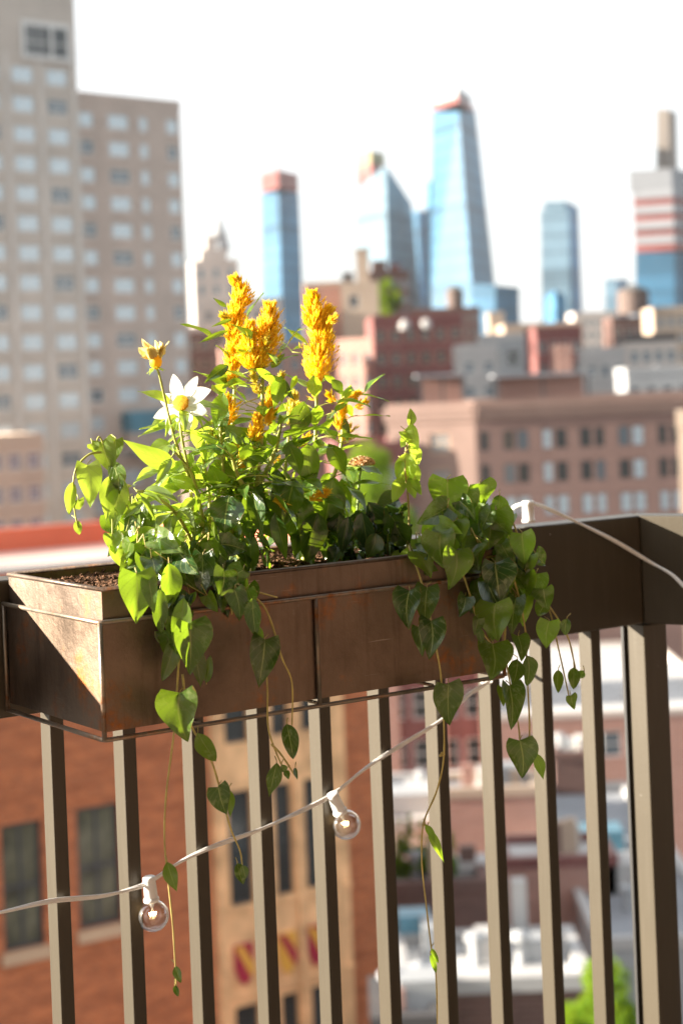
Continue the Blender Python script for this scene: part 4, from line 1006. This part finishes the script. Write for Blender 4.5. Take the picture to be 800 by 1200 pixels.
# brown corniced building
Oc = at(556, 470, 150)
tl, _ = heading(-72)
Lleft = line_to(Oc, tl, 452, 466)
f_win = dict(cols=20, xs=[.9+i*1.62+(.22 if i%2 else -.22) for i in range(20)], w=[1.0 if i%3 else .8 for i in range(20)], h=1.65, rows=5, top=1.7, glass=['winglass_dark', 'winglass', 'winglass_dark', 'winglass_dark', 'winglass_pale'], frame='darkwall', split=1)
rt, O2, t2_, m2_, zw2 = building('corniced_building', 'long brown brick block with a heavy cornice and rows of windows', Vector((Oc.x, Oc.y, 0)), 90, 34, 22, Oc.z, 'brownstone', roof='roof_grey', floor=2.8, front=f_win, trim='brown_lit', cornice=.28, parapet=.9)
# angled left pavilion, sunlight put into its paler wall colour
O3 = Vector((Oc.x, Oc.y, 0)) + tl*Lleft
rt3, O3_, t3_, m3_, zw3 = building('corner_pavilion', 'end block of the corniced building, sunlight in its paler colour, with one column of paired windows', O3, 108, Lleft-.05, 12, Oc.z-.05, 'brown_lit', roof='roof_grey', floor=3.0, front=dict(cols=2, xs=[1.8, 4.6], w=1.7, h=1.7, rows=5, top=1.7, glass='winglass', frame='frame_tan', split=2), trim='brown_lit', cornice=.28)
# rooftop pergolas and sheds on the brown block
def pergola(label, px0, px1, ytop, ybot, D, mt):
    A = at(px0, ybot, D); B = at(px1, ybot, D); wd = B.x-A.x; z1 = at((px0+px1)/2, ytop, D).z; z0 = zw2+.1
    r_o = empty('pergola', Vector(((A.x+B.x)/2, D, z0)), label, 'pergola', 'rooftop structures on the corniced building')
    m = MB(); m.box(A.x-.3, B.x+.3, D-.3, D+4.3, z1-.25, z1); m.build('canopy', M[mt], r_o)
    for i in range(3):
        for yy in (D, D+4):
            m = MB(); x = A.x + (wd-.2)*i/2; m.box(x, x+.18, yy, yy+.18, z0, z1-.253); m.build('post', M['frame_dark'], r_o)
    m = MB(); m.box(A.x+.2, B.x-.2, D+2.4, D+2.6, z0, z1-.26); m.build('screen', M['pinkbrick'], r_o)
pergola('grey roofed pergola at the left end of the brown block roof', 492, 545, 438, 456, 156, 'roof_grey')
pergola('longer grey roofed rooftop shelter with timber panels on the brown block', 582, 690, 437, 455, 154, 'roof_grey')
def tank(label, px, ytop, ybot, wpx, D, base_z, mat='wood_tank'):
    c = at(px, ybot, D); R = wpx/2/F*D; z1 = at(px, ytop, D).z; r_o = empty('water_tank', Vector((c.x, D, base_z)), label, 'water tank', 'rooftop water tanks')
    hh = z1-c.z
    m = MB(); m.lathe(Vector((c.x, D, c.z)), [(R, 0), (R*1.02, hh*.3), (R, hh*.78)], 20); m.build('barrel', M[mat], r_o, False)
    m = MB(); m.lathe(Vector((c.x, D, c.z+hh*.78)), [(R*1.08, 0), (R*.5, hh*.13), (.05, hh*.22)], 20); m.build('cone_roof', M['roof_tar'], r_o)
    for dx in (-.6, .6):
        for dy in (-.6, .6):
            m = MB(); m.box(c.x+R*dx-.15, c.x+R*dx+.15, D+R*dy-.15, D+R*dy+.15, base_z, c.z); m.build('leg', M['frame_dark'], r_o)

W_ = lambda c, w_, h_, r_, **k: dict(dict(cols=c, w=w_, h=h_, rows=r_, top=1.2, glass='winglass', split=1), **k)
# ornate pale tower with a cupola
rt, O, t, m_, zw = bpx('stone_tower', 'pale stone tower with a domed cupola in the haze left of the flowers', 226, 279, 305, 430, 80, 12, 'palestone', floor=4, front=W_(3, 1.5, 2.4, 8), left=None)
m = MB(); m.obox(O+t*2+m_*1+UP*zw, t*6.5, m_*8, UP*3.5); m.obox(O+t*3.5+m_*2+UP*(zw+3.5), t*4.6, m_*5, UP*3.5); m.build('upper_stage', M['palestone'], rt)
cc = O+t*7+m_*4; zt_ = at(263, 255, 436).z
m = MB(); m.lathe(Vector((cc.x, cc.y, zw+3)), [(2.6, 0), (2.6, 2.2), (2.2, 2.6), (2.0, 4.6), (1.2, 5.8), (1.0, zt_-zw-3-1), (.4, zt_-zw-3)], 14); m.build('cupola', M['greywall'], rt)
bpx('brick_building', 'dark brick building with pale sills left of the yellow flowers', 217, 262, 383, 290, 78, 15, 'darkbrick', floor=3.3, front=W_(3, 1.5, 1.8, 10, glass='winglass_dark', frame='frame_tan'), trim='palestone')
bpx('brick_building', 'pale pink block behind the tallest yellow plume', 235, 330, 352, 330, 86, 20, 'palestone', floor=3.3, front=W_(5, 1.4, 1.8, 10, frame='frame_tan'))
bpx('brick_building', 'pinkish brick block glimpsed between the yellow plumes', 262, 372, 405, 240, 84, 18, 'pinkbrick', floor=3.3, front=W_(6, 1.3, 1.8, 12, frame='frame_tan'))
bpx('brick_building', 'light brown flat fronted block hidden mostly by the feather flowers', 215, 330, 470, 200, 80, 18, 'beige', floor=3.2, front=W_(6, 1.2, 1.7, 6, glass='winglass_dark', frame='frame_tan'))
# beige tower house with window and pinkish neighbour
bpx('stucco_building', 'salmon stucco block right of the blue glass skyscraper', 356, 400, 331, 350, 88, 14, 'pinkbrick', floor=3.5, trim='beige')
rt, O, t, m_, zw = bpx('stucco_building', 'beige stucco block with a single small window', 399, 442, 331, 335, 92, 14, 'beige', floor=3.5, front=W_(1, 1.9, 2.4, 1, xs=[2.4], top=1.6, glass='winglass_dark'))
roofbox(rt, O, t, m_, 3.0, 1.5, 2.4, 2.4, zw, 6.6, 'beige', 'chimney'); roofbox(rt, O, t, m_, 2.8, 1.3, 2.8, 2.8, zw+6.6, .7, 'beige', 'chimney_cap'); roofbox(rt, O, t, m_, .2, 3, 2.2, 3, zw, 3.0, 'darkwall', 'bulkhead')
rt, O, t, m_, zw = bpx('brick_building', 'dark stepped brick house with rooftop greenery beside the beige chimney', 432, 479, 318, 380, 88, 12, 'darkbrick', floor=3.4, front=W_(4, 1.2, 1.8, 4))
roofbox(rt, O, t, m_, .8, 1, 3.2, 5, zw, 3.2, 'darkbrick'); roofbox(rt, O, t, m_, 4.6, 2, 2.2, 4, zw, 2.4, 'redbrick')
rt, O, t, m_, zw = bpx('brick_building', 'narrow red brick front catching sun left of the dark red block', 394, 436, 398, 262, 120, 12, 'pinkbrick', floor=3.4, front=W_(3, 1.1, 1.8, 9, frame='frame_tan'))  # left face of the red block; paler brick carries its sunlight
rt, O, t, m_, zw = bpx('brick_building', 'wide dark red brick block behind the corniced building', 436, 541, 370, 255, 88, 20, 'redbrick', roof='roof_tar', floor=3.3, front=W_(6, 1.3, 1.8, 10, glass='winglass_dark', frame='frame_tan'))
for i, x in enumerate((472, 496)):
    c = at(x, 392, 262); m = MB(); m.lathe(Vector((c.x, 253, zw+.1 - 2.6)), [(.8, 1.2), (.8, 2.0), (.5, 2.4), (.1, 2.6)], 14); m.build('roof_vent', M['whitewall'], rt)  # white domes added for the bubble-like highlights on this roof
# white rooftop sheds etc.
bpx('penthouse', 'white painted penthouse block over the left end of the corniced block', 537, 583, 404, 215, 88, 8, 'whitewall', roof='roof_white', floor=3, front=W_(2, 1.2, 1.4, 2, glass='winglass'))
rt, *_r = bpx('penthouse', 'grey rooftop house with dark glazing beside the white penthouse', 562, 614, 392, 232, 92, 8, 'greywall', roof='roof_white', floor=3, front=W_(2, 2.0, 2.2, 1, xs=[1.6, 4.2], glass='winglass_dark'), pmat='whitewall')
bpx('stucco_building', 'small orange beige tower block far behind the penthouses', 572, 590, 366, 420, 90, 8, 'beige', floor=3)
rt, O, t, m_, zw = bpx('stucco_building', 'long low cream building on the far skyline in the middle', 590, 682, 380, 400, 90, 20, 'beige', floor=3.4, front=W_(9, 1.0, 1.6, 3))
bpx('brick_building', 'square crimson brick block right of the penthouses', 627, 681, 383, 250, 88, 12, 'redbrick', floor=3.2, front=W_(4, 1.0, 1.6, 3, glass='winglass_dark'))
bpx('penthouse', 'small salmon rooftop hut in front of the crimson block', 651, 669, 404, 205, 90, 5, 'pinkbrick', roof='roof_white', floor=3)
bpx('penthouse', 'wide white rooftop block right of the salmon hut', 684, 732, 408, 215, 92, 8, 'whitewall', roof='roof_white', floor=3, front=W_(3, 1.1, 1.4, 1))
bpx('stucco_building', 'pink and white block with a dark cap near the right edge', 735, 792, 393, 235, 90, 12, 'palestone', floor=3.2, front=W_(4, 1.1, 1.6, 4), pmat='darkwall')
bpx('penthouse', 'low blue grey rooftop block at the right edge above the cornice', 733, 830, 431, 195, 90, 8, 'greywall', roof='roof_grey', floor=3, front=W_(5, 1.2, 1.2, 1))
bpx('stucco_building', 'tan block at the right edge below the unfinished tower', 766, 830, 360, 340, 90, 14, 'beige', floor=3.3, front=W_(5, 1.3, 1.7, 5))
rt, O, t, m_, zw = bpx('brick_building', 'dark brown block below the red hoardings at the right', 716, 770, 372, 370, 90, 14, 'darkbrick', floor=3.4, front=W_(4, 1.3, 1.8, 5, glass='winglass_dark'))
tank('big dark round water tank on the block at the right', 742, 333, 368, 36, 372, zw)
rt, O, t, m_, zw = bpx('brick_building', 'dark low skyline block beneath the tallest glass tower', 478, 562, 362, 460, 90, 16, 'darkbrick', floor=3.4, front=W_(6, 1.3, 1.8, 3, glass='winglass_dark'))
tank('small dark water tank at the foot of the tallest glass tower', 533, 334, 360, 20, 462, zw)
bpx('brick_building', 'grey brown skyline block between the slim tower and the water tank', 672, 722, 366, 480, 90, 16, 'palestone', floor=3.4, front=W_(5, 1.3, 1.8, 3))
bpx('stucco_building', 'pale plaster corner of a nearer building at the right edge', 792, 850, 482, 95, 101, 4, 'beige', floor=3.2)
# mid filler behind the brown block and the plants
bpx('brick_building', 'red brown brick block seen just above the railing beside the bushy vine', 395, 475, 520, 150, 86, 15, 'redbrick', roof='roof_grey', floor=3.3, front=W_(4, 1.3, 1.8, 6))

# skyscrapers
def prism(m, base, top, mi=None):
    n = len(base); m.add(base+top, [(i, (i+1) % n, n+(i+1) % n, n+i) for i in range(n)], 0); m.add(top, [tuple(range(n))], 0)
def tower(name, label, bpts, tpts, mat, group='glass skyscrapers on the horizon'):
    """bpts/tpts: list of (px,py,D) corners left to right then the back one"""
    A = [at(*p) for p in bpts]; B = [at(*p) for p in tpts]
    root = empty(name, Vector((A[1].x, A[1].y, GZ)), label, 'skyscraper', group)
    A0 = [Vector((p.x, p.y, GZ)) for p in A]
    m = MB(); prism(m, A0, A); prism(m, A, B); m.build('glass_body', M[mat], root); return root, A, B
def block(root, name, pts, z0, z1, mat):
    m = MB(); prism(m, [Vector((p.x, p.y, z0)) for p in pts], [Vector((p.x, p.y, z1)) for p in pts]); return m.build(name, M[mat], root)
# slim blue tower with red crown
rt, A, B = tower('skyscraper', 'slim blue skyscraper with a pinkish unfinished crown', [(308, 350, 1510), (330, 350, 1480), (355, 350, 1520), (333, 350, 1560)], [(306, 226, 1510), (326, 226, 1480), (350, 226, 1520), (330, 226, 1560)], 'bluegreen')
z1 = at(328, 202, 1500).z; block(rt, 'unfinished_crown', B, B[0].z+.5, z1, 'red_netting')
c = at(325, 190, 1510); m = MB(); m.tube([Vector((c.x, c.y, z1)), Vector((c.x, c.y, c.z+6))], .8, 5); m.build('mast', M['frame_dark'], rt)
# sloped tower pair
rt, A, B = tower('skyscraper', 'wedge topped pale glass skyscraper with an olive and red hoist', [(418, 350, 1450), (455, 350, 1400), (493, 350, 1470), (455, 350, 1540)], [(416, 224, 1450), (452, 193, 1400), (482, 238, 1470), (452, 215, 1540)], 'glass_pale')
P_1 = [at(419, 222, 1520), at(436, 222, 1500), at(452, 222, 1520), at(436, 222, 1550)]
block(rt, 'red_screen', P_1, at(435, 240, 1520).z, at(435, 195, 1520).z, 'red_netting'); block(rt, 'olive_cap', P_1, at(435, 195, 1520).z+.3, at(435, 180, 1520).z, 'site_olive')
tower('skyscraper', 'deep blue glass slab tucked behind the wedge topped tower', [(484, 350, 1600), (492, 350, 1590), (504, 350, 1610), (494, 350, 1640)], [(482, 247, 1600), (489, 247, 1590), (500, 247, 1610), (492, 247, 1640)], 'bluegreen')
tower('skyscraper', 'narrow dark blue tower touching the left side of the tallest tower', [(499, 350, 1560), (508, 350, 1550), (516, 350, 1570), (508, 350, 1590)], [(499, 212, 1560), (504, 212, 1550), (510, 212, 1570), (505, 212, 1590)], 'glass_mid')
# tallest tower
rt, A, B = tower('skyscraper', 'tallest tapering blue glass skyscraper with a red crown', [(505, 345, 1400), (553, 345, 1360), (580, 338, 1430), (540, 345, 1500)], [(506, 131, 1400), (537, 131, 1360), (557, 131, 1430), (530, 131, 1500)], 'bluegreen')
z0 = B[0].z; zc1 = at(530, 122, 1400).z; zc2 = at(530, 108, 1400).z
block(rt, 'red_band', B, z0+.3, zc1, 'red_netting')
cen = sum((p for p in B), Vector())/4
block(rt, 'crown', [cen+(p-cen)*.82 for p in B], zc1+.3, zc2, 'greywall')
c = at(516, 70, 1400); m = MB(); m.tube([Vector((c.x+2, c.y, zc1)), Vector((c.x, c.y, c.z))], [1.2, .5], 5); m.build('mast', M['frame_dark'], rt)
tower('office_block', 'light blue podium block at the foot of the tallest tower', [(552, 362, 1350), (580, 362, 1340), (608, 362, 1360), (580, 362, 1400)], [(552, 332, 1350), (580, 334, 1340), (608, 337, 1360), (580, 334, 1400)], 'bluegreen')
# slim pale tower right
rt, A, B = tower('skyscraper', 'slim pale tower with a dark right edge standing alone', [(634, 365, 1236), (668, 365, 1232), (678, 365, 1270), (645, 365, 1290)], [(633, 246, 1236), (666, 246, 1232), (676, 250, 1270), (643, 246, 1290)], 'glass_pale')
block(rt, 'curved_top', [B[0].lerp(B[1], .12), B[0].lerp(B[1], .9), B[3].lerp(B[2], .9), B[3].lerp(B[2], .1)], B[0].z+.2, at(650, 238, 1250).z, 'glass_pale')
block(rt, 'dark_side_sheet', [B[1]+Vector((.1, -1, 0)), B[2]+Vector((.8, -1, 0)), B[2]+Vector((.8, 2, 0)), B[1]+Vector((.1, 2, 0))], GZ, at(668, 240, 1250).z, 'glass_deep')  # darker glass sheet laid over the tower's right face
tower('office_block', 'blue round topped block in front of the slim pale tower', [(638, 368, 1100), (650, 368, 1090), (664, 368, 1100), (650, 368, 1120)], [(640, 346, 1100), (650, 340, 1090), (662, 346, 1100), (650, 344, 1120)], 'glass_mid')
tower('office_block', 'faint pale blue block between the slim tower and the right edge', [(708, 365, 1192), (722, 365, 1190), (736, 365, 1210), (722, 365, 1230)], [(708, 327, 1192), (722, 327, 1190), (736, 327, 1210), (722, 327, 1230)], 'glass_pale')
# right unfinished tower
rt, A, B = tower('skyscraper', 'unfinished tower with red floors above blue glass at the right edge', [(744, 350, 1126), (790, 350, 1120), (830, 350, 1160), (785, 350, 1210)], [(744, 296, 1126), (790, 296, 1120), (830, 296, 1160), (785, 296, 1210)], 'bluegreen')
zz = B[0].z
block(rt, 'open_floors', B, zz+.3, at(770, 228, 1150).z, 'red_netting'); block(rt, 'top_screen', [B[0]+(B[0]-B[2])*.04, B[1], B[2], B[3]], at(770, 228, 1150).z+.3, at(770, 204, 1150).z, 'tower_concrete')
for k in range(4):
    zf = zz + (at(770, 228, 1150).z-zz)*(k+.5)/4; block(rt, 'slab', [p+(p-(A[0]+A[2])/2).normalized()*2*Vector((1, 1, 0)).length*.5 if False else Vector((p.x, p.y-1.2, p.z)) for p in B], zf, zf+5, 'tower_concrete')
tower('skyscraper', 'thin beige stone skyscraper rising behind the unfinished tower', [(768, 220, 1483), (785, 220, 1480), (794, 220, 1510), (778, 220, 1540)], [(769, 128, 1483), (783, 128, 1480), (792, 132, 1510), (778, 128, 1540)], 'tower_stone')

# ---- low roofs seen through the balusters on the right
def low(label, x0, x1, yedge, D, yback, wall, roof, zb=GZ, h=90, name='low_building', **k):
    O = at(x0, yedge, D); z = O.z
    a, b_ = ray((x0+x1)/2, yback); Dp = max(3, abs(z/b_) - D)
    t, mm = heading(h); L = line_to(O, t, x1, yedge)
    k.setdefault('parapet', .4)
    return building(name, label, O, h, L, Dp, z, wall, roof=roof, zb=zb, **k)
low('pale red brick building with a broad white roof below the railing corner', 578, 860, 838, 118, 752, 'pinkbrick', 'roof_white', floor=3.3, front=W_(4, 1.3, 1.7, 2, xs=[2.4, 7.8, 10.6, 14], top=1.0), trim='palestone')
r1, O, t, m_, zw = low('tall red brick building with dark windows behind the middle balusters', 444, 566, 720, 122, 700, 'redbrick', 'roof_grey', floor=3.4, front=W_(4, 1.3, 2.0, 4, top=1.5, glass='winglass_dark'), trim='palestone')
m = MB()
for x in (.2, 3.4, 6.6): m.obox(O+t*x-m_*.5+UP*(GZ), t*.9, m_*.499, UP*(zw-GZ-.2))
m.build('pier', M['pinkbrick'], r1)
r1, O, t, m_, zw = low('low grey roofed building with white sheds behind the middle balusters', 440, 640, 962, 76, 903, 'palestone', 'roof_white', floor=3.2, trim='whitewall')
roofbox(r1, O, t, m_, .3, 2, 2.2, 2, zw, 1.0, 'greywall', 'roof_hatch'); roofbox(r1, O, t, m_, 2.9, 1.2, 3.6, 3, zw, 1.4, 'beige')
r1, O, t, m_, zw = low('pink walled rooftop block between two balusters', 512, 632, 925, 74, 915, 'pinkbrick', 'roof_white', floor=3.2, trim='beige')
low('dark brown rooftop box right of the pink walled block', 648, 692, 882, 82, 872, 'darkbrick', 'roof_tar', floor=3.2)
r1, O, t, m_, zw = low('red parapet roof of a low brick building crossing three balusters', 590, 722, 1006, 66, 976, 'pinkbrick', 'roof_white', floor=3.2, pmat='redbrick')
r1, O, t, m_, zw = low('wide blue grey roof beside the corner post', 700, 860, 1100, 60, 915, 'greywall', 'roof_grey', floor=3.2, pmat='whitewall')
roofbox(r1, O, t, m_, .6, 6, 1.6, 1.6, zw, 1.2, 'whitewall', 'roof_hatch'); roofbox(r1, O, t, m_, .4, 12, 2.4, 1.6, zw, .9, 'skylight', 'skylight')
r1, O, t, m_, zw = low('dark terrace building with a row of small conical evergreens', 440, 572, 1036, 60, 1016, 'darkbrick', 'roof_tar', floor=3.2)
r2, O2_, t2x, m2x, zw2x = low('dark brown building with a bright white roof at the bottom', 466, 692, 1150, 47, 1088, 'darkbrick', 'roof_white', floor=3.0, front=W_(5, 1.0, 1.5, 3, glass='winglass_dark'), trim='whitewall')
roofbox(r2, O2_, t2x, m2x, 3.4, 3.6, .42, .42, zw2x, 1.9, 'whitewall', 'chimney'); roofbox(r2, O2_, t2x, m2x, .15, 4, .9, .9, zw2x, .9, 'skylight', 'skylight'); roofbox(r2, O2_, t2x, m2x, 2.0, 2.6, 1.0, .8, zw2x, .5, 'greywall', 'roof_hatch')
low('pale grey lower roof at the foot of the picture behind the brick corner', 436, 520, 1192, 44, 1160, 'darkwall', 'roof_grey', floor=3.0)

cl_r = random.Random(12)
for bo_ in [o for o in list(C.objects) if o.name.split('.')[0] in ('low_building', 'penthouse')]:
    rf = [c for c in C.objects if c.parent == bo_ and c.name.startswith('roof') and not c.name.startswith('roof_')]
    if not rf: continue
    vs_ = [rf[0].matrix_parent_inverse @ v.co for v in rf[0].data.vertices]; vs_ = [v + bo_.location for v in vs_]
    zt_ = max(v.z for v in vs_); lo_ = [v for v in vs_ if v.z > zt_-.01]; p00, p10, p01 = lo_[0], lo_[1], lo_[3]
    ex, ey = p10-p00, p01-p00
    for i in range(5 if bo_.name.startswith('low') else 2):
        u_, v_ = cl_r.uniform(.08, .85), cl_r.uniform(.08, .8); q = p00+ex*u_+ey*v_ - UP*.01; k_ = cl_r.random()
        m = MB()
        if k_ < .45: 
            m.obox(q, ex.normalized()*cl_r.uniform(.5, 1.3), ey.normalized()*cl_r.uniform(.5, 1.4), UP*cl_r.uniform(.3, .9)); m.build('roof_unit', M[cl_r.choice(('greywall', 'whitewall', 'concrete'))], bo_)
        elif k_ < .75: m.lathe(q, [(.16, 0), (.16, .7), (.3, .72), (.3, .85), (.05, .95)], 10); m.build('roof_vent', M['greywall'], bo_)
        else: m.obox(q, ex.normalized()*cl_r.uniform(.35, .6), ey.normalized()*.4, UP*cl_r.uniform(.6, 1.5)); m.build('chimney', M[cl_r.choice(('darkbrick', 'beige', 'pinkbrick'))], bo_)

# evergreens and trees
def crown(m, c, R, H, n, size, cone, seed, cl=14):
    r = random.Random(seed); cs = []
    for i in range(cl):
        h = r.random(); rad = R*((1-h) if cone else math.sqrt(max(0, 1-(2*h-1)**2)))*.8; a = r.uniform(0, 6.28)
        cs.append((Vector((math.cos(a)*rad*r.random()**.4, math.sin(a)*rad*r.random()**.4, h*H)), R*(.30 if not cone else .28)*r.uniform(.7, 1.3)*(1 if not cone else (1.2-h)), r.random()))
    for i in range(n):
        q, rr_, tn = r.choice(cs); d = Vector((r.gauss(0, 1), r.gauss(0, 1), r.gauss(0, 1))).normalized()*rr_*r.random()**.35
        p = c+q+d; m.t = min(1, max(0, tn*.6+r.random()*.4)); u = Vector((r.uniform(-1, 1), r.uniform(-1, 1), r.uniform(-1, 1))).normalized(); v = u.orthogonal().normalized(); s = size*r.uniform(.6, 1.3)
        m.add([p-u*s, p+v*s*.5, p+u*s, p-v*s*.5], [(0, 1, 2, 3)])
zs = at(500, 1036, 61).z-.2
for i, (x, yt, w_) in enumerate([(470, 990, 14), (482, 984, 15), (495, 988, 15), (508, 996, 14), (520, 1002, 13), (530, 1006, 12)]):
    c = at(x, 1034, 62); H = at(x, yt-26, 62).z - zs
    o = empty('conical_evergreen', Vector((c.x, 62, zs)), ['leftmost of the small conical evergreens on the dark terrace', 'tallest small conical evergreen on the dark terrace', 'third small conical evergreen from the left on the terrace', 'fourth small conical evergreen from the left on the terrace', 'second small conical evergreen from the right on the terrace', 'shortest rightmost conical evergreen on the terrace'][i], 'shrub', 'conical evergreens on the dark terrace')
    m = MB(); m.tube([Vector((c.x, 62, zs)), Vector((c.x, 62, zs+H*.6))], [.05, .02], 6); m.build('trunk', M['bark'], o)
    m = MB(); crown(m, Vector((c.x, 62, zs+.1)), w_/2/F*62*2.1, H, 4200, .075, True, 80+i, 30); m.build('crown', M['treeleaf2'], o)
def tree(label, px, ytop, D, R, H, seed, n=5000, size=.11):
    c = at(px, ytop, D); base = Vector((c.x, D, GZ)); o = empty('leafy_tree', base, label, 'tree')
    m = MB(); ct = Vector((c.x, D, c.z-H)); m.tube([base, base.lerp(ct, .6)+Vector((.2, 0, 0)), ct+UP*H*.45], [.35, .25, .1], 8)
    r = random.Random(seed)
    for i in range(6):
        a = r.uniform(0, 6.28); m.tube([ct, ct+Vector((math.cos(a)*R*.4, math.sin(a)*R*.4, H*.35)), ct+Vector((math.cos(a)*R*.7, math.sin(a)*R*.7, H*.6))], [.12, .07, .02], 6)
    m.build('trunk', M['bark'], o); m = MB(); crown(m, ct, R, H, n, size, False, seed, 30); m.build('crown', M['treeleaf2' if seed < 93 else 'treeleaf'], o)
tree('bright green tree at the bottom behind the right balusters', 706, 1143, 42, 1.35, 4.2, 91, 6000, .085)
tree('yellow green tree behind the faded tan flower', 432, 532, 130, 3.4, 7.5, 92, 7000, .16)
tree('dark green roof level tree top beside the beige chimney', 452, 330, 372, 3.2, 6.5, 93, 2500, .3)

# ground
g = MB(); g.add([(-6000, -3000, GZ), (6000, -3000, GZ), (6000, 9000, GZ), (-6000, 9000, GZ)], [(0, 1, 2, 3)])
tag(g.build('ground', M['asphalt']), kind='structure')

# haze
def haze():
    m, nt, out = newmat('haze air')
    v = nt.nodes.new('ShaderNodeVolumePrincipled'); v.inputs['Color'].default_value = (.93, .96, 1, 1); v.inputs['Density'].default_value = HAZE; v.inputs['Anisotropy'].default_value = .3
    nt.links.new(v.outputs[0], out.inputs['Volume'])
    h = MB(); h.box(-900, 900, -40, 1800, GZ-1, 330); o = h.build('haze', m); tag(o, 'pale summer haze over the city', 'haze', kind='stuff')
HAZE = .00004
haze()
